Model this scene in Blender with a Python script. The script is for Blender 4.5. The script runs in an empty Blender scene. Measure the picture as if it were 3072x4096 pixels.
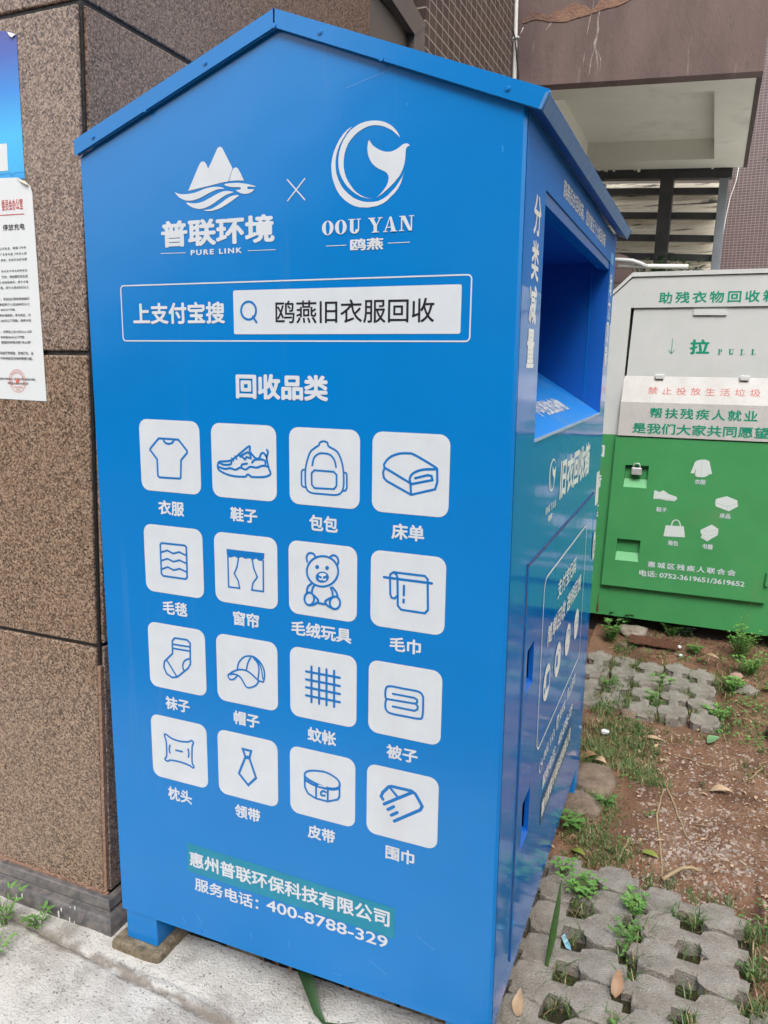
import bpy, math, random
from mathutils import Matrix, Vector, noise
random.seed(7)
S = bpy.context.scene
# ---------------------------------------------------------------- camera
cam = bpy.data.objects.new('camera', bpy.data.cameras.new('camera'))
S.collection.objects.link(cam); S.camera = cam
cam.data.sensor_fit = 'VERTICAL'; cam.data.sensor_height = 24; cam.data.sensor_width = 18
cam.data.lens = 24 * 3090 / 4096
cam.data.clip_start = .02; cam.data.clip_end = 2000
R = ((.92239, .38601, .01363), (.08467, -.16764, -.98221), (-.37686, .90713, -.18731))
m = Matrix.Identity(4)
for i in range(3):
    m[i][0] = R[0][i]; m[i][1] = -R[1][i]; m[i][2] = -R[2][i]
m[0][3], m[1][3], m[2][3] = 1.06195, -1.25717, .11589
cam.matrix_world = m
# ---------------------------------------------------------------- sky, sun, exposure
SUN_EL, SUN_AZ = 50, 160            # degrees; azimuth of the sun measured from +y towards +x
W = bpy.data.worlds.new('World'); S.world = W; W.use_nodes = True
nt = W.node_tree; bg = nt.nodes['Background']
sky = nt.nodes.new('ShaderNodeTexSky'); sky.sky_type = 'NISHITA'; sky.sun_disc = False
sky.sun_elevation = math.radians(SUN_EL); sky.sun_rotation = math.radians(SUN_AZ)
sky.dust_density = 4.0; sky.air_density = 1.2
hs = nt.nodes.new('ShaderNodeHueSaturation'); hs.inputs['Saturation'].default_value = .2
nt.links.new(sky.outputs[0], hs.inputs['Color']); nt.links.new(hs.outputs[0], bg.inputs['Color'])
bg.inputs['Strength'].default_value = .15
sl = bpy.data.lights.new('sun', 'SUN'); sl.energy = .5; sl.angle = math.radians(20); sl.color = (1, .96, .9)
sun = bpy.data.objects.new('sun', sl); S.collection.objects.link(sun)
a, e = math.radians(SUN_AZ), math.radians(SUN_EL)
sd = Vector((math.sin(a) * math.cos(e), math.cos(a) * math.cos(e), math.sin(e)))
sun.rotation_euler = sd.to_track_quat('Z', 'Y').to_euler()
S.view_settings.view_transform = 'Standard'; S.view_settings.look = 'None'
S.view_settings.exposure = 1.12; S.view_settings.gamma = 1
S.cycles.max_bounces = 8

ICON = {'shirt': [('c',.0042,[(.0483,-.0354),(.0962,-.0356),(.1161,-.0565),(.1164,-.0607),(.1011,-.0763),(.0988,-.1115),(.0964,-.1136),(.0464,-.1146),(.0426,-.1116),(.0425,-.0777),(.026,-.0604),(.0262,-.0572)]),('s',.0042,[(.0592,-.0359),(.063,-.0425),(.0719,-.0452),(.0811,-.0426),(.0854,-.0372)])],'shoe': [('s',.0042,[(.2992,-.0449),(.3014,-.0504),(.2983,-.0595),(.3004,-.0705),(.3032,-.0813),(.3063,-.0902),(.2965,-.0959),(.2848,-.0979),(.2649,-.0987),(.259,-.0954),(.2543,-.0953),(.2495,-.0993),(.2256,-.1001),(.2063,-.0969),(.1919,-.0912),(.1879,-.0856),(.1886,-.0783),(.1936,-.0735),(.218,-.0698),(.2411,-.0537),(.2591,-.0406),(.2621,-.0435),(.2612,-.0496),(.2681,-.0573),(.2738,-.062),(.2813,-.0619),(.2868,-.0526),(.2926,-.0518),(.2983,-.0591)]),('s',.0042,[(.1892,-.0841),(.2042,-.0871),(.2163,-.0849),(.2283,-.0872),(.2392,-.0824),(.251,-.0853),(.2618,-.0793),(.2758,-.0801),(.2899,-.0755),(.3023,-.0772)]),('s',.0042,[(.1936,-.0766),(.202,-.079),(.2141,-.0782),(.2195,-.0748),(.2187,-.0703)]),('c',.0042,[(.2414,-.0592),(.2503,-.0658),(.2539,-.0611),(.2633,-.063),(.2623,-.055),(.2565,-.0517)]),('s',.0042,[(.2416,-.0822),(.2434,-.0764),(.2548,-.0736)]),('s',.0042,[(.2659,-.0711),(.2726,-.0651),(.2855,-.0637),(.2947,-.0662),(.295,-.0752)]),('o',.0034,[(.2205,-.0651),(.2244,-.07)]),('o',.0034,[(.2278,-.061),(.2317,-.0661)]),('o',.0034,[(.2363,-.0564),(.2402,-.0615)])],'blanket': [('c',.0042,[(.0449,-.2513),(.1024,-.2504),(.1064,-.2538),(.1059,-.317),(.1013,-.3212),(.0455,-.3212),(.0411,-.3169),(.0413,-.255)]),('o',.0038,[(.0421,-.2713),(.0589,-.2654),(.0732,-.2706),(.0887,-.2656),(.1059,-.2715)]),('o',.0038,[(.0423,-.289),(.0581,-.283),(.0732,-.2878),(.0885,-.2829),(.1058,-.2881)]),('o',.0038,[(.0427,-.307),(.058,-.3007),(.0732,-.3057),(.0882,-.3008),(.1058,-.3063)])],'curtain': [('f',0,[(.2032,-.2469),(.2903,-.2465),(.2894,-.2567),(.2841,-.2626),(.277,-.2628),(.2711,-.2588),(.2638,-.2628),(.2554,-.2599),(.2469,-.2625),(.2379,-.2596),(.2298,-.2633),(.2213,-.26),(.2126,-.2637),(.2077,-.2625),(.2036,-.2587)]),('o',.0034,[(.206,-.2621),(.2059,-.3246),(.2319,-.3244),(.2286,-.3088),(.2199,-.2957),(.2269,-.2809),(.2305,-.2632)]),('o',.0034,[(.2872,-.2616),(.2866,-.3242),(.26,-.3243),(.2628,-.31),(.2732,-.2965),(.2658,-.2807),(.2621,-.2623)])],'backpack': [('S',.0036,[(.409,-.0305),(.4115,-.0253),(.4189,-.0227),(.4268,-.025),(.4292,-.0314),(.4471,-.041),(.4568,-.062),(.4598,-.086),(.4582,-.1084),(.4473,-.1193),(.4176,-.1204),(.3924,-.1196),(.3829,-.1117),(.3807,-.0937),(.3821,-.0711),(.3903,-.0459),(.4003,-.0361)]),('s',.0036,[(.3954,-.0687),(.399,-.0544),(.409,-.046),(.4201,-.0447),(.4324,-.0469),(.441,-.0563),(.4442,-.0687)]),('c',.0036,[(.4002,-.0771),(.4398,-.0776),(.4455,-.0826),(.4453,-.1026),(.4404,-.1093),(.4,-.1104),(.3943,-.1045),(.3939,-.0827)]),('o',.0034,[(.3813,-.0767),(.3749,-.0783),(.3729,-.0818),(.3727,-.1056),(.3752,-.1095),(.3803,-.1101)]),('o',.0034,[(.4598,-.0772),(.4647,-.078),(.4661,-.0808),(.4663,-.1056),(.4638,-.1102),(.4575,-.1111)])],'bed_sheet': [('s',.0042,[(.6379,-.0602),(.6356,-.0572),(.6143,-.046),(.594,-.0366),(.585,-.0354),(.567,-.0371),(.5499,-.0445),(.5393,-.0569),(.5403,-.0633)]),('o',.0042,[(.5403,-.0633),(.5372,-.0721),(.5389,-.0817),(.5448,-.0872),(.5911,-.1081),(.6355,-.0952),(.6391,-.0822),(.6383,-.0602)]),('o',.0042,[(.5408,-.0637),(.5895,-.0879)]),('o',.0042,[(.5895,-.0885),(.5911,-.1077)]),('s',.0042,[(.6368,-.0599),(.6125,-.0623),(.5948,-.0694),(.5882,-.0794),(.5902,-.0878)]),('o',.0042,[(.5902,-.0895),(.6302,-.0791),(.6283,-.0724),(.6216,-.0712),(.5983,-.0783)])],'toy': [('s',.0042,[(.3841,-.2528),(.3826,-.2435),(.3881,-.2359),(.397,-.2361),(.4014,-.2415)]),('s',.0042,[(.4308,-.2401),(.4381,-.2344),(.4463,-.2365),(.4496,-.2443),(.4474,-.2522)]),('S',.0042,[(.4492,-.264),(.4476,-.2733),(.443,-.282),(.4357,-.2895),(.4266,-.2948),(.4163,-.2976),(.406,-.2974),(.3967,-.2943),(.3893,-.2886),(.3846,-.2808),(.383,-.2718),(.3847,-.2624),(.3895,-.2536),(.3969,-.2462),(.4062,-.241),(.4164,-.2384),(.4266,-.2387),(.4357,-.2419),(.4429,-.2475),(.4475,-.2552)]),('F',0,[(.4092,-.2603),(.4087,-.2623),(.4072,-.2639),(.4051,-.2647),(.4031,-.2644),(.4016,-.2631),(.401,-.2612),(.4016,-.2591),(.4031,-.2575),(.4052,-.2567),(.4072,-.257),(.4087,-.2583)]),('F',0,[(.43,-.2597),(.4295,-.2618),(.428,-.2634),(.426,-.2642),(.424,-.2639),(.4225,-.2626),(.422,-.2607),(.4225,-.2586),(.424,-.257),(.426,-.2562),(.428,-.2565),(.4295,-.2578)]),('F',0,[(.4298,-.2775),(.4291,-.281),(.4271,-.2842),(.4241,-.287),(.4202,-.289),(.4158,-.2901),(.4115,-.2901),(.4075,-.289),(.4044,-.287),(.4024,-.2842),(.4018,-.2809),(.4025,-.2775),(.4045,-.2742),(.4076,-.2714),(.4115,-.2694),(.4158,-.2684),(.4202,-.2684),(.4241,-.2695),(.4271,-.2715),(.4291,-.2743)]),('w',0,[(.424,-.2735),(.423,-.2753),(.4202,-.2768),(.4163,-.2777),(.4125,-.2778),(.4097,-.2769),(.4087,-.2754),(.4097,-.2736),(.4125,-.2721),(.4164,-.2712),(.4202,-.2712),(.423,-.272)]),('q',.0029,[(.4097,-.2828),(.4133,-.2842),(.4161,-.282),(.4194,-.2844),(.423,-.2821)]),('q',.0025,[(.4163,-.2749),(.4161,-.2825)]),('s',.0042,[(.3942,-.2937),(.3851,-.302),(.3827,-.3142)]),('s',.0042,[(.3986,-.2976),(.3947,-.306),(.3936,-.3138)]),('s',.0042,[(.4372,-.2964),(.4452,-.3043),(.4488,-.3144)]),('s',.0042,[(.4336,-.2978),(.4372,-.3053),(.4382,-.3151)]),('S',.0042,[(.3985,-.3239),(.398,-.3278),(.3965,-.3315),(.3942,-.3345),(.3913,-.3367),(.3881,-.3377),(.3848,-.3376),(.3819,-.3362),(.3796,-.3337),(.3782,-.3304),(.3777,-.3266),(.3782,-.3227),(.3797,-.319),(.3821,-.316),(.385,-.3138),(.3882,-.3128),(.3914,-.313),(.3943,-.3144),(.3966,-.3168),(.398,-.3201)]),('S',.0042,[(.4536,-.3244),(.4531,-.3282),(.4516,-.3319),(.4492,-.3349),(.4462,-.3371),(.4428,-.3382),(.4394,-.338),(.4364,-.3367),(.434,-.3343),(.4324,-.331),(.4319,-.3273),(.4324,-.3234),(.4339,-.3198),(.4364,-.3167),(.4394,-.3146),(.4427,-.3136),(.4461,-.3137),(.4491,-.3151),(.4515,-.3175),(.4531,-.3207)]),('s',.0042,[(.398,-.317),(.4075,-.3258),(.4005,-.3339),(.3888,-.3379)]),('s',.0042,[(.4352,-.3164),(.4224,-.3257),(.4275,-.3338),(.4403,-.338)]),('s',.0042,[(.4075,-.3306),(.4152,-.3314),(.4224,-.3309)])],'towel': [('o',.0048,[(.5416,-.2641),(.6339,-.2645)]),('o',.0042,[(.5659,-.256),(.5604,-.2528),(.5541,-.2574),(.5538,-.2642),(.5547,-.2948),(.5572,-.3009),(.5636,-.3016),(.5689,-.2952)]),('o',.0042,[(.5604,-.2526),(.6206,-.2526),(.626,-.2577),(.6279,-.3145),(.6223,-.3216),(.5765,-.3211),(.5698,-.3145),(.5683,-.2613),(.5652,-.2554)]),('o',.0046,[(.5812,-.2755),(.5811,-.2932)]),('o',.0046,[(.581,-.3016),(.5809,-.3068)])],'sock': [('c',.0042,[(.0622,-.46),(.069,-.4533),(.1,-.4526),(.1074,-.4586),(.1064,-.5046),(.1,-.5154),(.0717,-.5394),(.0584,-.5431),(.0441,-.5369),(.0373,-.5231),(.0395,-.5101),(.0614,-.4888)]),('o',.0038,[(.0626,-.4678),(.1071,-.4668)]),('o',.0038,[(.0622,-.4769),(.1067,-.4763)]),('o',.0038,[(.0456,-.5057),(.0699,-.5381)]),('s',.0038,[(.1061,-.4923),(.0929,-.499),(.0873,-.509),(.0875,-.518),(.0901,-.5227)])],'cap': [('s',.0036,[(.2222,-.495),(.2261,-.4812),(.2373,-.4685),(.2494,-.4637),(.2625,-.4637),(.2766,-.4728),(.2846,-.4865),(.2859,-.5014),(.2829,-.5132)]),('o',.0036,[(.2829,-.5132),(.2722,-.5127)]),('s',.0034,[(.2554,-.464),(.2479,-.4776),(.2435,-.4936)]),('s',.0034,[(.2601,-.4648),(.2706,-.476),(.2731,-.4907),(.2704,-.5096)]),('s',.0029,[(.2648,-.4661),(.273,-.4734),(.2791,-.4875),(.2818,-.5065)]),('s',.0036,[(.1997,-.5125),(.211,-.5035),(.2258,-.4966),(.2403,-.4952),(.2546,-.5004),(.2722,-.5129)]),('s',.0036,[(.2722,-.5129),(.2649,-.5236),(.2503,-.5313),(.2419,-.53),(.2349,-.5202),(.2278,-.5116),(.2157,-.5082),(.2002,-.5116)]),('s',.0036,[(.1992,-.5133),(.2019,-.5201),(.2093,-.521),(.2167,-.5162),(.221,-.5106)])],'net': [('o',.0048,[(.3921,-.4621),(.3917,-.5357)]),('o',.0048,[(.4087,-.4619),(.4085,-.5358)]),('o',.0048,[(.4247,-.462),(.4247,-.5357)]),('o',.0048,[(.4411,-.4621),(.4412,-.5359)]),('o',.0048,[(.3802,-.4738),(.4532,-.4741)]),('o',.0048,[(.3801,-.4903),(.4533,-.4908)]),('o',.0048,[(.38,-.5066),(.4533,-.5072)]),('o',.0048,[(.3799,-.5235),(.4534,-.524)])],'quilt': [('S',.0042,[(.5499,-.4997),(.548,-.4942),(.5491,-.4784),(.5575,-.4726),(.5843,-.4726),(.6129,-.4731),(.6217,-.4795),(.6232,-.4918),(.6224,-.5195),(.6156,-.5261),(.5875,-.5268),(.5594,-.5265),(.5497,-.5204),(.5482,-.5082)]),('o',.004,[(.5627,-.4866),(.6058,-.4867),(.6112,-.4895),(.6119,-.494),(.6078,-.4979),(.5507,-.4991)]),('o',.004,[(.6091,-.4983),(.613,-.5022),(.6123,-.5083),(.6068,-.5121),(.5631,-.5118)])],'pillow': [('S',.0042,[(.0313,-.6808),(.0355,-.678),(.0505,-.6844),(.0718,-.6863),(.0931,-.6832),(.102,-.6785),(.1071,-.6825),(.1032,-.6939),(.1019,-.7285),(.1063,-.7375),(.1027,-.7414),(.0949,-.7379),(.0724,-.7351),(.0454,-.7363),(.0365,-.7407),(.0299,-.7374),(.035,-.7266),(.0352,-.6955)]),('s',.0042,[(.0449,-.701),(.0426,-.7106),(.044,-.7194)]),('s',.0042,[(.0924,-.7003),(.0942,-.7089),(.0925,-.7187)]),('o',.0042,[(.0601,-.7097),(.077,-.7093)])],'tie': [('c',.0052,[(.2305,-.6699),(.2509,-.67),(.2467,-.6851),(.2363,-.6851)]),('c',.0052,[(.2363,-.6881),(.2199,-.7274),(.2423,-.7488),(.2615,-.7279),(.2464,-.6874)])],'belt': [('S',.0042,[(.3755,-.6935),(.3809,-.6864),(.3954,-.6809),(.4218,-.6781),(.4431,-.6843),(.4525,-.6924),(.4526,-.7024),(.4384,-.7097),(.417,-.7101),(.3929,-.7053),(.3789,-.6997)]),('o',.0042,[(.3755,-.6942),(.3758,-.7212),(.3831,-.7336),(.4001,-.7401),(.4266,-.7406),(.4491,-.7308),(.4533,-.7235),(.4533,-.698)]),('s',.0055,[(.3764,-.705),(.3953,-.7113),(.4218,-.713),(.4408,-.7107),(.4526,-.7051)]),('o',.0042,[(.4014,-.7108),(.4013,-.7398)]),('o',.0042,[(.4277,-.7115),(.4273,-.7397)]),('s',.0046,[(.423,-.7209),(.4165,-.7203),(.4122,-.7253),(.4134,-.73),(.4206,-.7292)]),('q',.0025,[(.4074,-.7099),(.423,-.7094)])],'scarf': [('o',.0063,[(.5463,-.7064),(.5422,-.7013),(.5454,-.6924),(.5575,-.6773),(.5637,-.6749),(.6047,-.6747),(.6123,-.6791),(.6264,-.7011),(.6228,-.7094),(.5702,-.7465)]),('o',.0063,[(.5487,-.7156),(.6069,-.6766)]),('o',.0063,[(.5567,-.7254),(.5688,-.7162)]),('o',.0063,[(.5638,-.7356),(.5761,-.7268)]),('o',.005,[(.562,-.68),(.5755,-.6932)])]}
EMB = {'mountain': [('f',0,[(.1388,.427),(.1427,.4338),(.1524,.4496),(.162,.466),(.1673,.4733),(.1723,.4757),(.1772,.4736),(.1809,.4687),(.184,.4617),(.1919,.4737),(.2001,.4868),(.2052,.495),(.2102,.4973),(.2151,.4949),(.2195,.4874),(.2277,.4731),(.2363,.4582),(.2314,.4483),(.2267,.4372),(.2082,.4357),(.1886,.433),(.1687,.4304)]),('f',0,[(.2281,.4374),(.2314,.4461),(.2348,.4534),(.2388,.4585),(.2427,.4597),(.2474,.4575),(.2528,.449),(.2597,.436),(.243,.4375)]),('F',0,[(.1088,.4263),(.1179,.4229),(.1341,.4215),(.1544,.4228),(.1745,.4277),(.1904,.4297),(.2061,.4291),(.2177,.4255),(.202,.425),(.1842,.42),(.164,.4127),(.1458,.4095),(.1317,.4108),(.1176,.4173)]),('F',0,[(.1335,.4067),(.1496,.4042),(.1677,.4054),(.1878,.412),(.2058,.4186),(.2195,.4211),(.2301,.42),(.2367,.4177),(.2212,.4144),(.2034,.4063),(.1874,.3987),(.1713,.3941),(.1573,.3945),(.1434,.399)]),('F',0,[(.1722,.3909),(.1892,.3923),(.2071,.3998),(.2249,.4088),(.2366,.4122),(.2485,.4119),(.2403,.407),(.2266,.4001),(.2089,.3927),(.191,.389),(.1791,.3892)]),('F',0,[(.2179,.4324),(.2295,.4336),(.2448,.4331),(.2619,.4308),(.275,.4276),(.2838,.4247),(.2806,.4242),(.2693,.4253),(.2665,.4237),(.2683,.4208),(.2801,.4197),(.2748,.4155),(.2653,.4134),(.2558,.4144),(.2482,.4173),(.2426,.421),(.2503,.4214),(.2532,.4231),(.2504,.4255),(.237,.4265),(.2255,.4288)])],'bird': [('f',0,[(.4729,.5056),(.464,.5014),(.4569,.4959),(.4497,.488),(.4434,.4781),(.4384,.4681),(.4355,.4578),(.4339,.4483),(.4344,.4387),(.4357,.4289),(.439,.419),(.4438,.4084),(.4505,.3988),(.4591,.3905),(.4687,.384),(.4778,.3796),(.4868,.3771),(.5024,.3756),(.5201,.3774),(.5295,.3803),(.5375,.3845),(.5524,.3968),(.5575,.403),(.5618,.4102),(.5675,.4272),(.5652,.4217),(.5628,.4176),(.5523,.4043),(.5395,.3929),(.5313,.3883),(.5222,.3849),(.513,.384),(.5034,.3842),(.4934,.3858),(.4844,.3888),(.475,.3933),(.4664,.3997),(.4588,.4064),(.4527,.4141),(.4472,.4242),(.4435,.4341),(.4421,.4438),(.4419,.4534),(.4432,.462),(.4457,.4703),(.4495,.4789),(.4547,.4866),(.4636,.4981)]),('f',0,[(.5118,.389),(.5012,.3907),(.4911,.3932),(.4817,.3981),(.4731,.404),(.4658,.4103),(.4595,.4175),(.4542,.4256),(.4503,.4336),(.448,.4424),(.4473,.4511),(.4478,.4597),(.4491,.4681),(.4524,.4774),(.4569,.4855),(.4629,.4934),(.4702,.5003),(.4786,.5051),(.4879,.5088),(.4977,.5108),(.5075,.5112),(.5162,.5105),(.5248,.5089),(.5326,.5063),(.5399,.5028),(.5462,.498),(.5518,.4925),(.5559,.4867),(.5594,.4799),(.5556,.4839),(.5508,.488),(.5448,.4928),(.5379,.4966),(.5305,.5001),(.5228,.5023),(.5152,.5036),(.5076,.5038),(.5,.5025),(.4923,.5),(.4847,.4965),(.4781,.492),(.4715,.4861),(.4659,.4799),(.4617,.4718),(.4588,.4635),(.4573,.4541),(.4571,.4446),(.4587,.4358),(.4617,.427),(.4658,.4196),(.4708,.4129),(.476,.4062),(.4821,.4006),(.4889,.3963),(.4956,.3929),(.504,.3905)]),('f',0,[(.5039,.4822),(.5068,.4776),(.5101,.4732),(.5152,.4692),(.5211,.4657),(.5276,.4628),(.5341,.4609),(.5406,.4603),(.546,.4608),(.5523,.4627),(.5576,.4654),(.5639,.4694),(.567,.4704),(.5702,.4707),(.5729,.4701),(.5748,.4688),(.5772,.4664),(.5745,.4663),(.5724,.4654),(.5707,.4637),(.5699,.4615),(.5694,.457),(.5691,.4524),(.5688,.446),(.5676,.4396),(.5654,.4329),(.5626,.427),(.5589,.4211),(.5542,.4164),(.549,.4111),(.5436,.4068),(.5372,.4018),(.5308,.3973),(.5243,.3934),(.5177,.3902),(.523,.3934),(.5275,.3975),(.5322,.4023),(.5361,.4073),(.5388,.4132),(.5402,.4193),(.5397,.4227),(.5379,.426),(.5355,.4287),(.5324,.4308),(.5272,.4332),(.5215,.4357),(.5158,.4396),(.5105,.4441),(.5065,.4495),(.5033,.456),(.5017,.4618),(.501,.4675),(.5012,.4721),(.5018,.4768)])]}
TX = [('a','普联环境',[.0735,.3213,.3282,.3768],.035),('a','PURE LINK',[.1401,.2524,.3124,.322],.035),('a','OOU YAN',[.4162,.5869,.3348,.3587],'serif'),('a','鸥燕',[.4702,.532,.307,.3266],.03),('a','上支付宝搜',[-.0017,.2125,.1874,.2279],.03),('k','鸥燕旧衣服回收',[.3213,.626,.1868,.2266],.008),('a','回收品类',[.233,.4282,.0492,.096],.04),('a','惠州普联环保科技有限公司',[.0852,.5641,-.9815,-.9444],.025),('a','服务电话：',[.0972,.2614,-1.038,-1.0058],.02),('a','400-8788-329',[.2812,.5609,-1.0302,-1.0035],.015)]
CAP = {'shirt': ('衣服',[.0402,.1042,-.1912,-.1608]),'shoe': ('鞋子',[.2138,.2757,-.1894,-.1609]),'blanket': ('毛毯',[.0408,.1032,-.4031,-.3732]),'curtain': ('窗帘',[.2143,.2752,-.4026,-.3724]),'backpack': ('包包',[.3884,.448,-.1911,-.1608]),'bed_sheet': ('床单',[.555,.6176,-.1913,-.1617]),'toy': ('毛绒玩具',[.348,.477,-.403,-.3732]),'towel': ('毛巾',[.5548,.6162,-.4026,-.3744]),'sock': ('袜子',[.0377,.1004,-.6176,-.5875]),'cap': ('帽子',[.21,.2721,-.6177,-.5871]),'pillow': ('枕头',[.0342,.0976,-.8313,-.7993]),'tie': ('领带',[.2073,.2698,-.8298,-.7994]),'net': ('蚊帐',[.3826,.4455,-.6192,-.5884]),'quilt': ('被子',[.5519,.6151,-.618,-.5892]),'belt': ('皮带',[.3816,.4436,-.8317,-.8012]),'scarf': ('围巾',[.553,.613,-.8308,-.8009])}
LINES = {'A': [[(.0713,.3187),(.1282,.3177)],[(.2659,.3158),(.3228,.3152)],[(.4244,.317),(.4627,.3169)],[(.5407,.3166),(.5793,.3166)],[(.3486,.4308),(.3827,.3957)],[(.3829,.4304),(.3487,.3961)]],'mag': [(.2644,.2103),(.2483,.2105),(.2734,.1993),(.2809,.1895)],'strip': [(.0798,-.9259),(.5758,-.9348),(.5745,-1.0041),(.0781,-.9959)],'sbox': [-.0294,.6884,.1556,.2614],'white': [.2317,.6722,.1678,.2468]}
TILE = {'shirt': [.0003,.1469,-.1434,.002],'shoe': [.174,.3194,-.1434,.0012],'blanket': [-.0001,.1462,-.3581,-.2138],'curtain': [.174,.3185,-.3578,-.214],'backpack': [.3471,.4918,-.1436,.0007],'bed_sheet': [.516,.6607,-.144,.0002],'toy': [.3436,.4878,-.3594,-.2142],'towel': [.5155,.6598,-.3592,-.215],'sock': [-.0008,.1447,-.5711,-.4258],'cap': [.1721,.316,-.5712,-.4261],'pillow': [-.004,.1414,-.7827,-.6362],'tie': [.1687,.3136,-.7834,-.637],'net': [.3442,.4886,-.5718,-.4265],'quilt': [.5135,.6588,-.5722,-.4267],'belt': [.342,.4872,-.7839,-.637],'scarf': [.512,.658,-.7849,-.6378]}
BT = [('鸥燕旧衣回收箱，您的第五个分类回收箱',[.344,1.029,.4406,.4758],.02),('旧衣回收箱',[.4783,.9602,-.1785,-.0858],.035),('OOU YAN',[.314,.4303,-.1841,-.1689],'serif'),('鸥燕',[.35,.3932,-.2052,-.1916],.03),('支付宝扫码',[.5018,.7832,-.4198,-.3734],.02),('简单回收 透明回馈',[.3913,.8978,-.4992,-.4501],.02),('OOU YAN',[.4212,.5625,-.7865,-.7625],'serif'),('支付宝',[.6322,.7204,-.7824,-.753],.02),('码上回收',[.7488,.897,-.7774,-.743],.01),('服务电话：400-8788-329',[.4188,.8685,-.8598,-.8241],.02),('惠州普联环保科技有限公司',[.4272,.8605,-.9382,-.8958],.03)]
GT = [('助残衣物回收箱',[.7935,1.3086,.4234,.4764],.02),('拉',[.9514,1.0396,.1859,.2558],.03),('PULL',[1.0765,1.241,.1844,.2103],'serif'),('禁止投放生活垃圾',[.778,1.2784,-.008,.027],0),('帮扶残疾人就业',[.794,1.2763,-.1252,-.0739],.02),('是我们大家共同愿望',[.7152,1.3336,-.203,-.1503],.02),('惠城区残疾人联合会',[.8401,1.2508,-.8815,-.8505],.02),('电话: 0752-3619651/3619652',[.8018,1.2951,-.9326,-.8994],.02),('衣服',[1.0267,1.0766,-.4394,-.415],.02),('鞋子',[.86,.91,-.5919,-.5674],.02),('床品',[1.1536,1.2022,-.5984,-.5728],.02),('箱包',[.9279,.9754,-.7578,-.732],.02),('书籍',[1.088,1.1362,-.76,-.7333],.02)]
GI = {'shirt': [(1.0303,-.3227),(1.047,-.318),(1.0673,-.3168),(1.0848,-.3231),(1.1023,-.3847),(1.0851,-.3896),(1.0796,-.3566),(1.0854,-.3933),(1.0679,-.4034),(1.0371,-.404),(1.0262,-.3973),(1.0279,-.3599),(1.022,-.3878),(1.0046,-.386),(1.0207,-.3307)],'shoe': [(.8433,-.4836),(.8579,-.4871),(.869,-.4916),(.8859,-.4804),(.9122,-.4982),(.9482,-.5083),(.954,-.5193),(.943,-.5316),(.9005,-.5312),(.8753,-.5271),(.8417,-.5282)],'bedding': [(1.131,-.5052),(1.1768,-.4882),(1.2251,-.5052),(1.2311,-.5343),(1.1934,-.5613),(1.1322,-.5425),(1.1279,-.5242)],'books': [(1.0741,-.6649),(1.1217,-.6338),(1.1541,-.6534),(1.1534,-.6838),(1.1085,-.7203),(1.0759,-.7029),(1.0832,-.6907),(1.0753,-.68)],'bag': [(.9103,-.6573),(.9951,-.6547),(1.0052,-.7099),(.9039,-.7145)],'handle': [(.9373,-.6571),(.9427,-.635),(.9576,-.6259),(.9723,-.6338),(.9796,-.6546)]}
NT = [('委员会办公室',[-.384,-.323,.431,.4535]),('停放充电',[-.3855,-.322,.39,.403]),('公共安全，根据《中华',[-.4,-.3225,.3505,.356]),('广东省实施《中华人民',[-.4,-.322,.3385,.344]),('停放、充电行为的法律',[-.3985,-.3225,.3265,.332]),('间以及不符合消防安全',[-.399,-.323,.3035,.3085]),('行车、电动摩托车及其',[-.4,-.323,.291,.297]),('人电梯轿厢的，责令立即',[-.4075,-.323,.2795,.285]),('款，对个人处500元以上',[-.406,-.3225,.268,.274]),('、安全出口停放电动自行',[-.4075,-.323,.244,.25]),('单位和个人处2000元以上',[-.4135,-.323,.2325,.2385]),('00元以下罚款',[-.41,-.367,.2215,.2265]),('消防车通道的，责令改正，对',[-.422,-.3225,.209,.215]),('500元以下罚款；经责令改',[-.4125,-.3225,.197,.2035]),('，对责任人处10日以上15日',[-.4155,-.3235,.1735,.1795]),('告或者500元以下罚款',[-.4165,-.345,.162,.1675]),('根据实际情况按“失火罪”',[-.416,-.3255,.1505,.1565]),('动自行车停放、充电行为、业',[-.422,-.3225,.1265,.1335]),('行车停放及充电的管理力度，',[-.4225,-.3255,.115,.1215]),('惠州市惠城区人民政府桥东街道办事处',[-.4285,-.3215,.0705,.0755]),('消防安全委员会办公室',[-.4065,-.344,.061,.066])]

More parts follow.
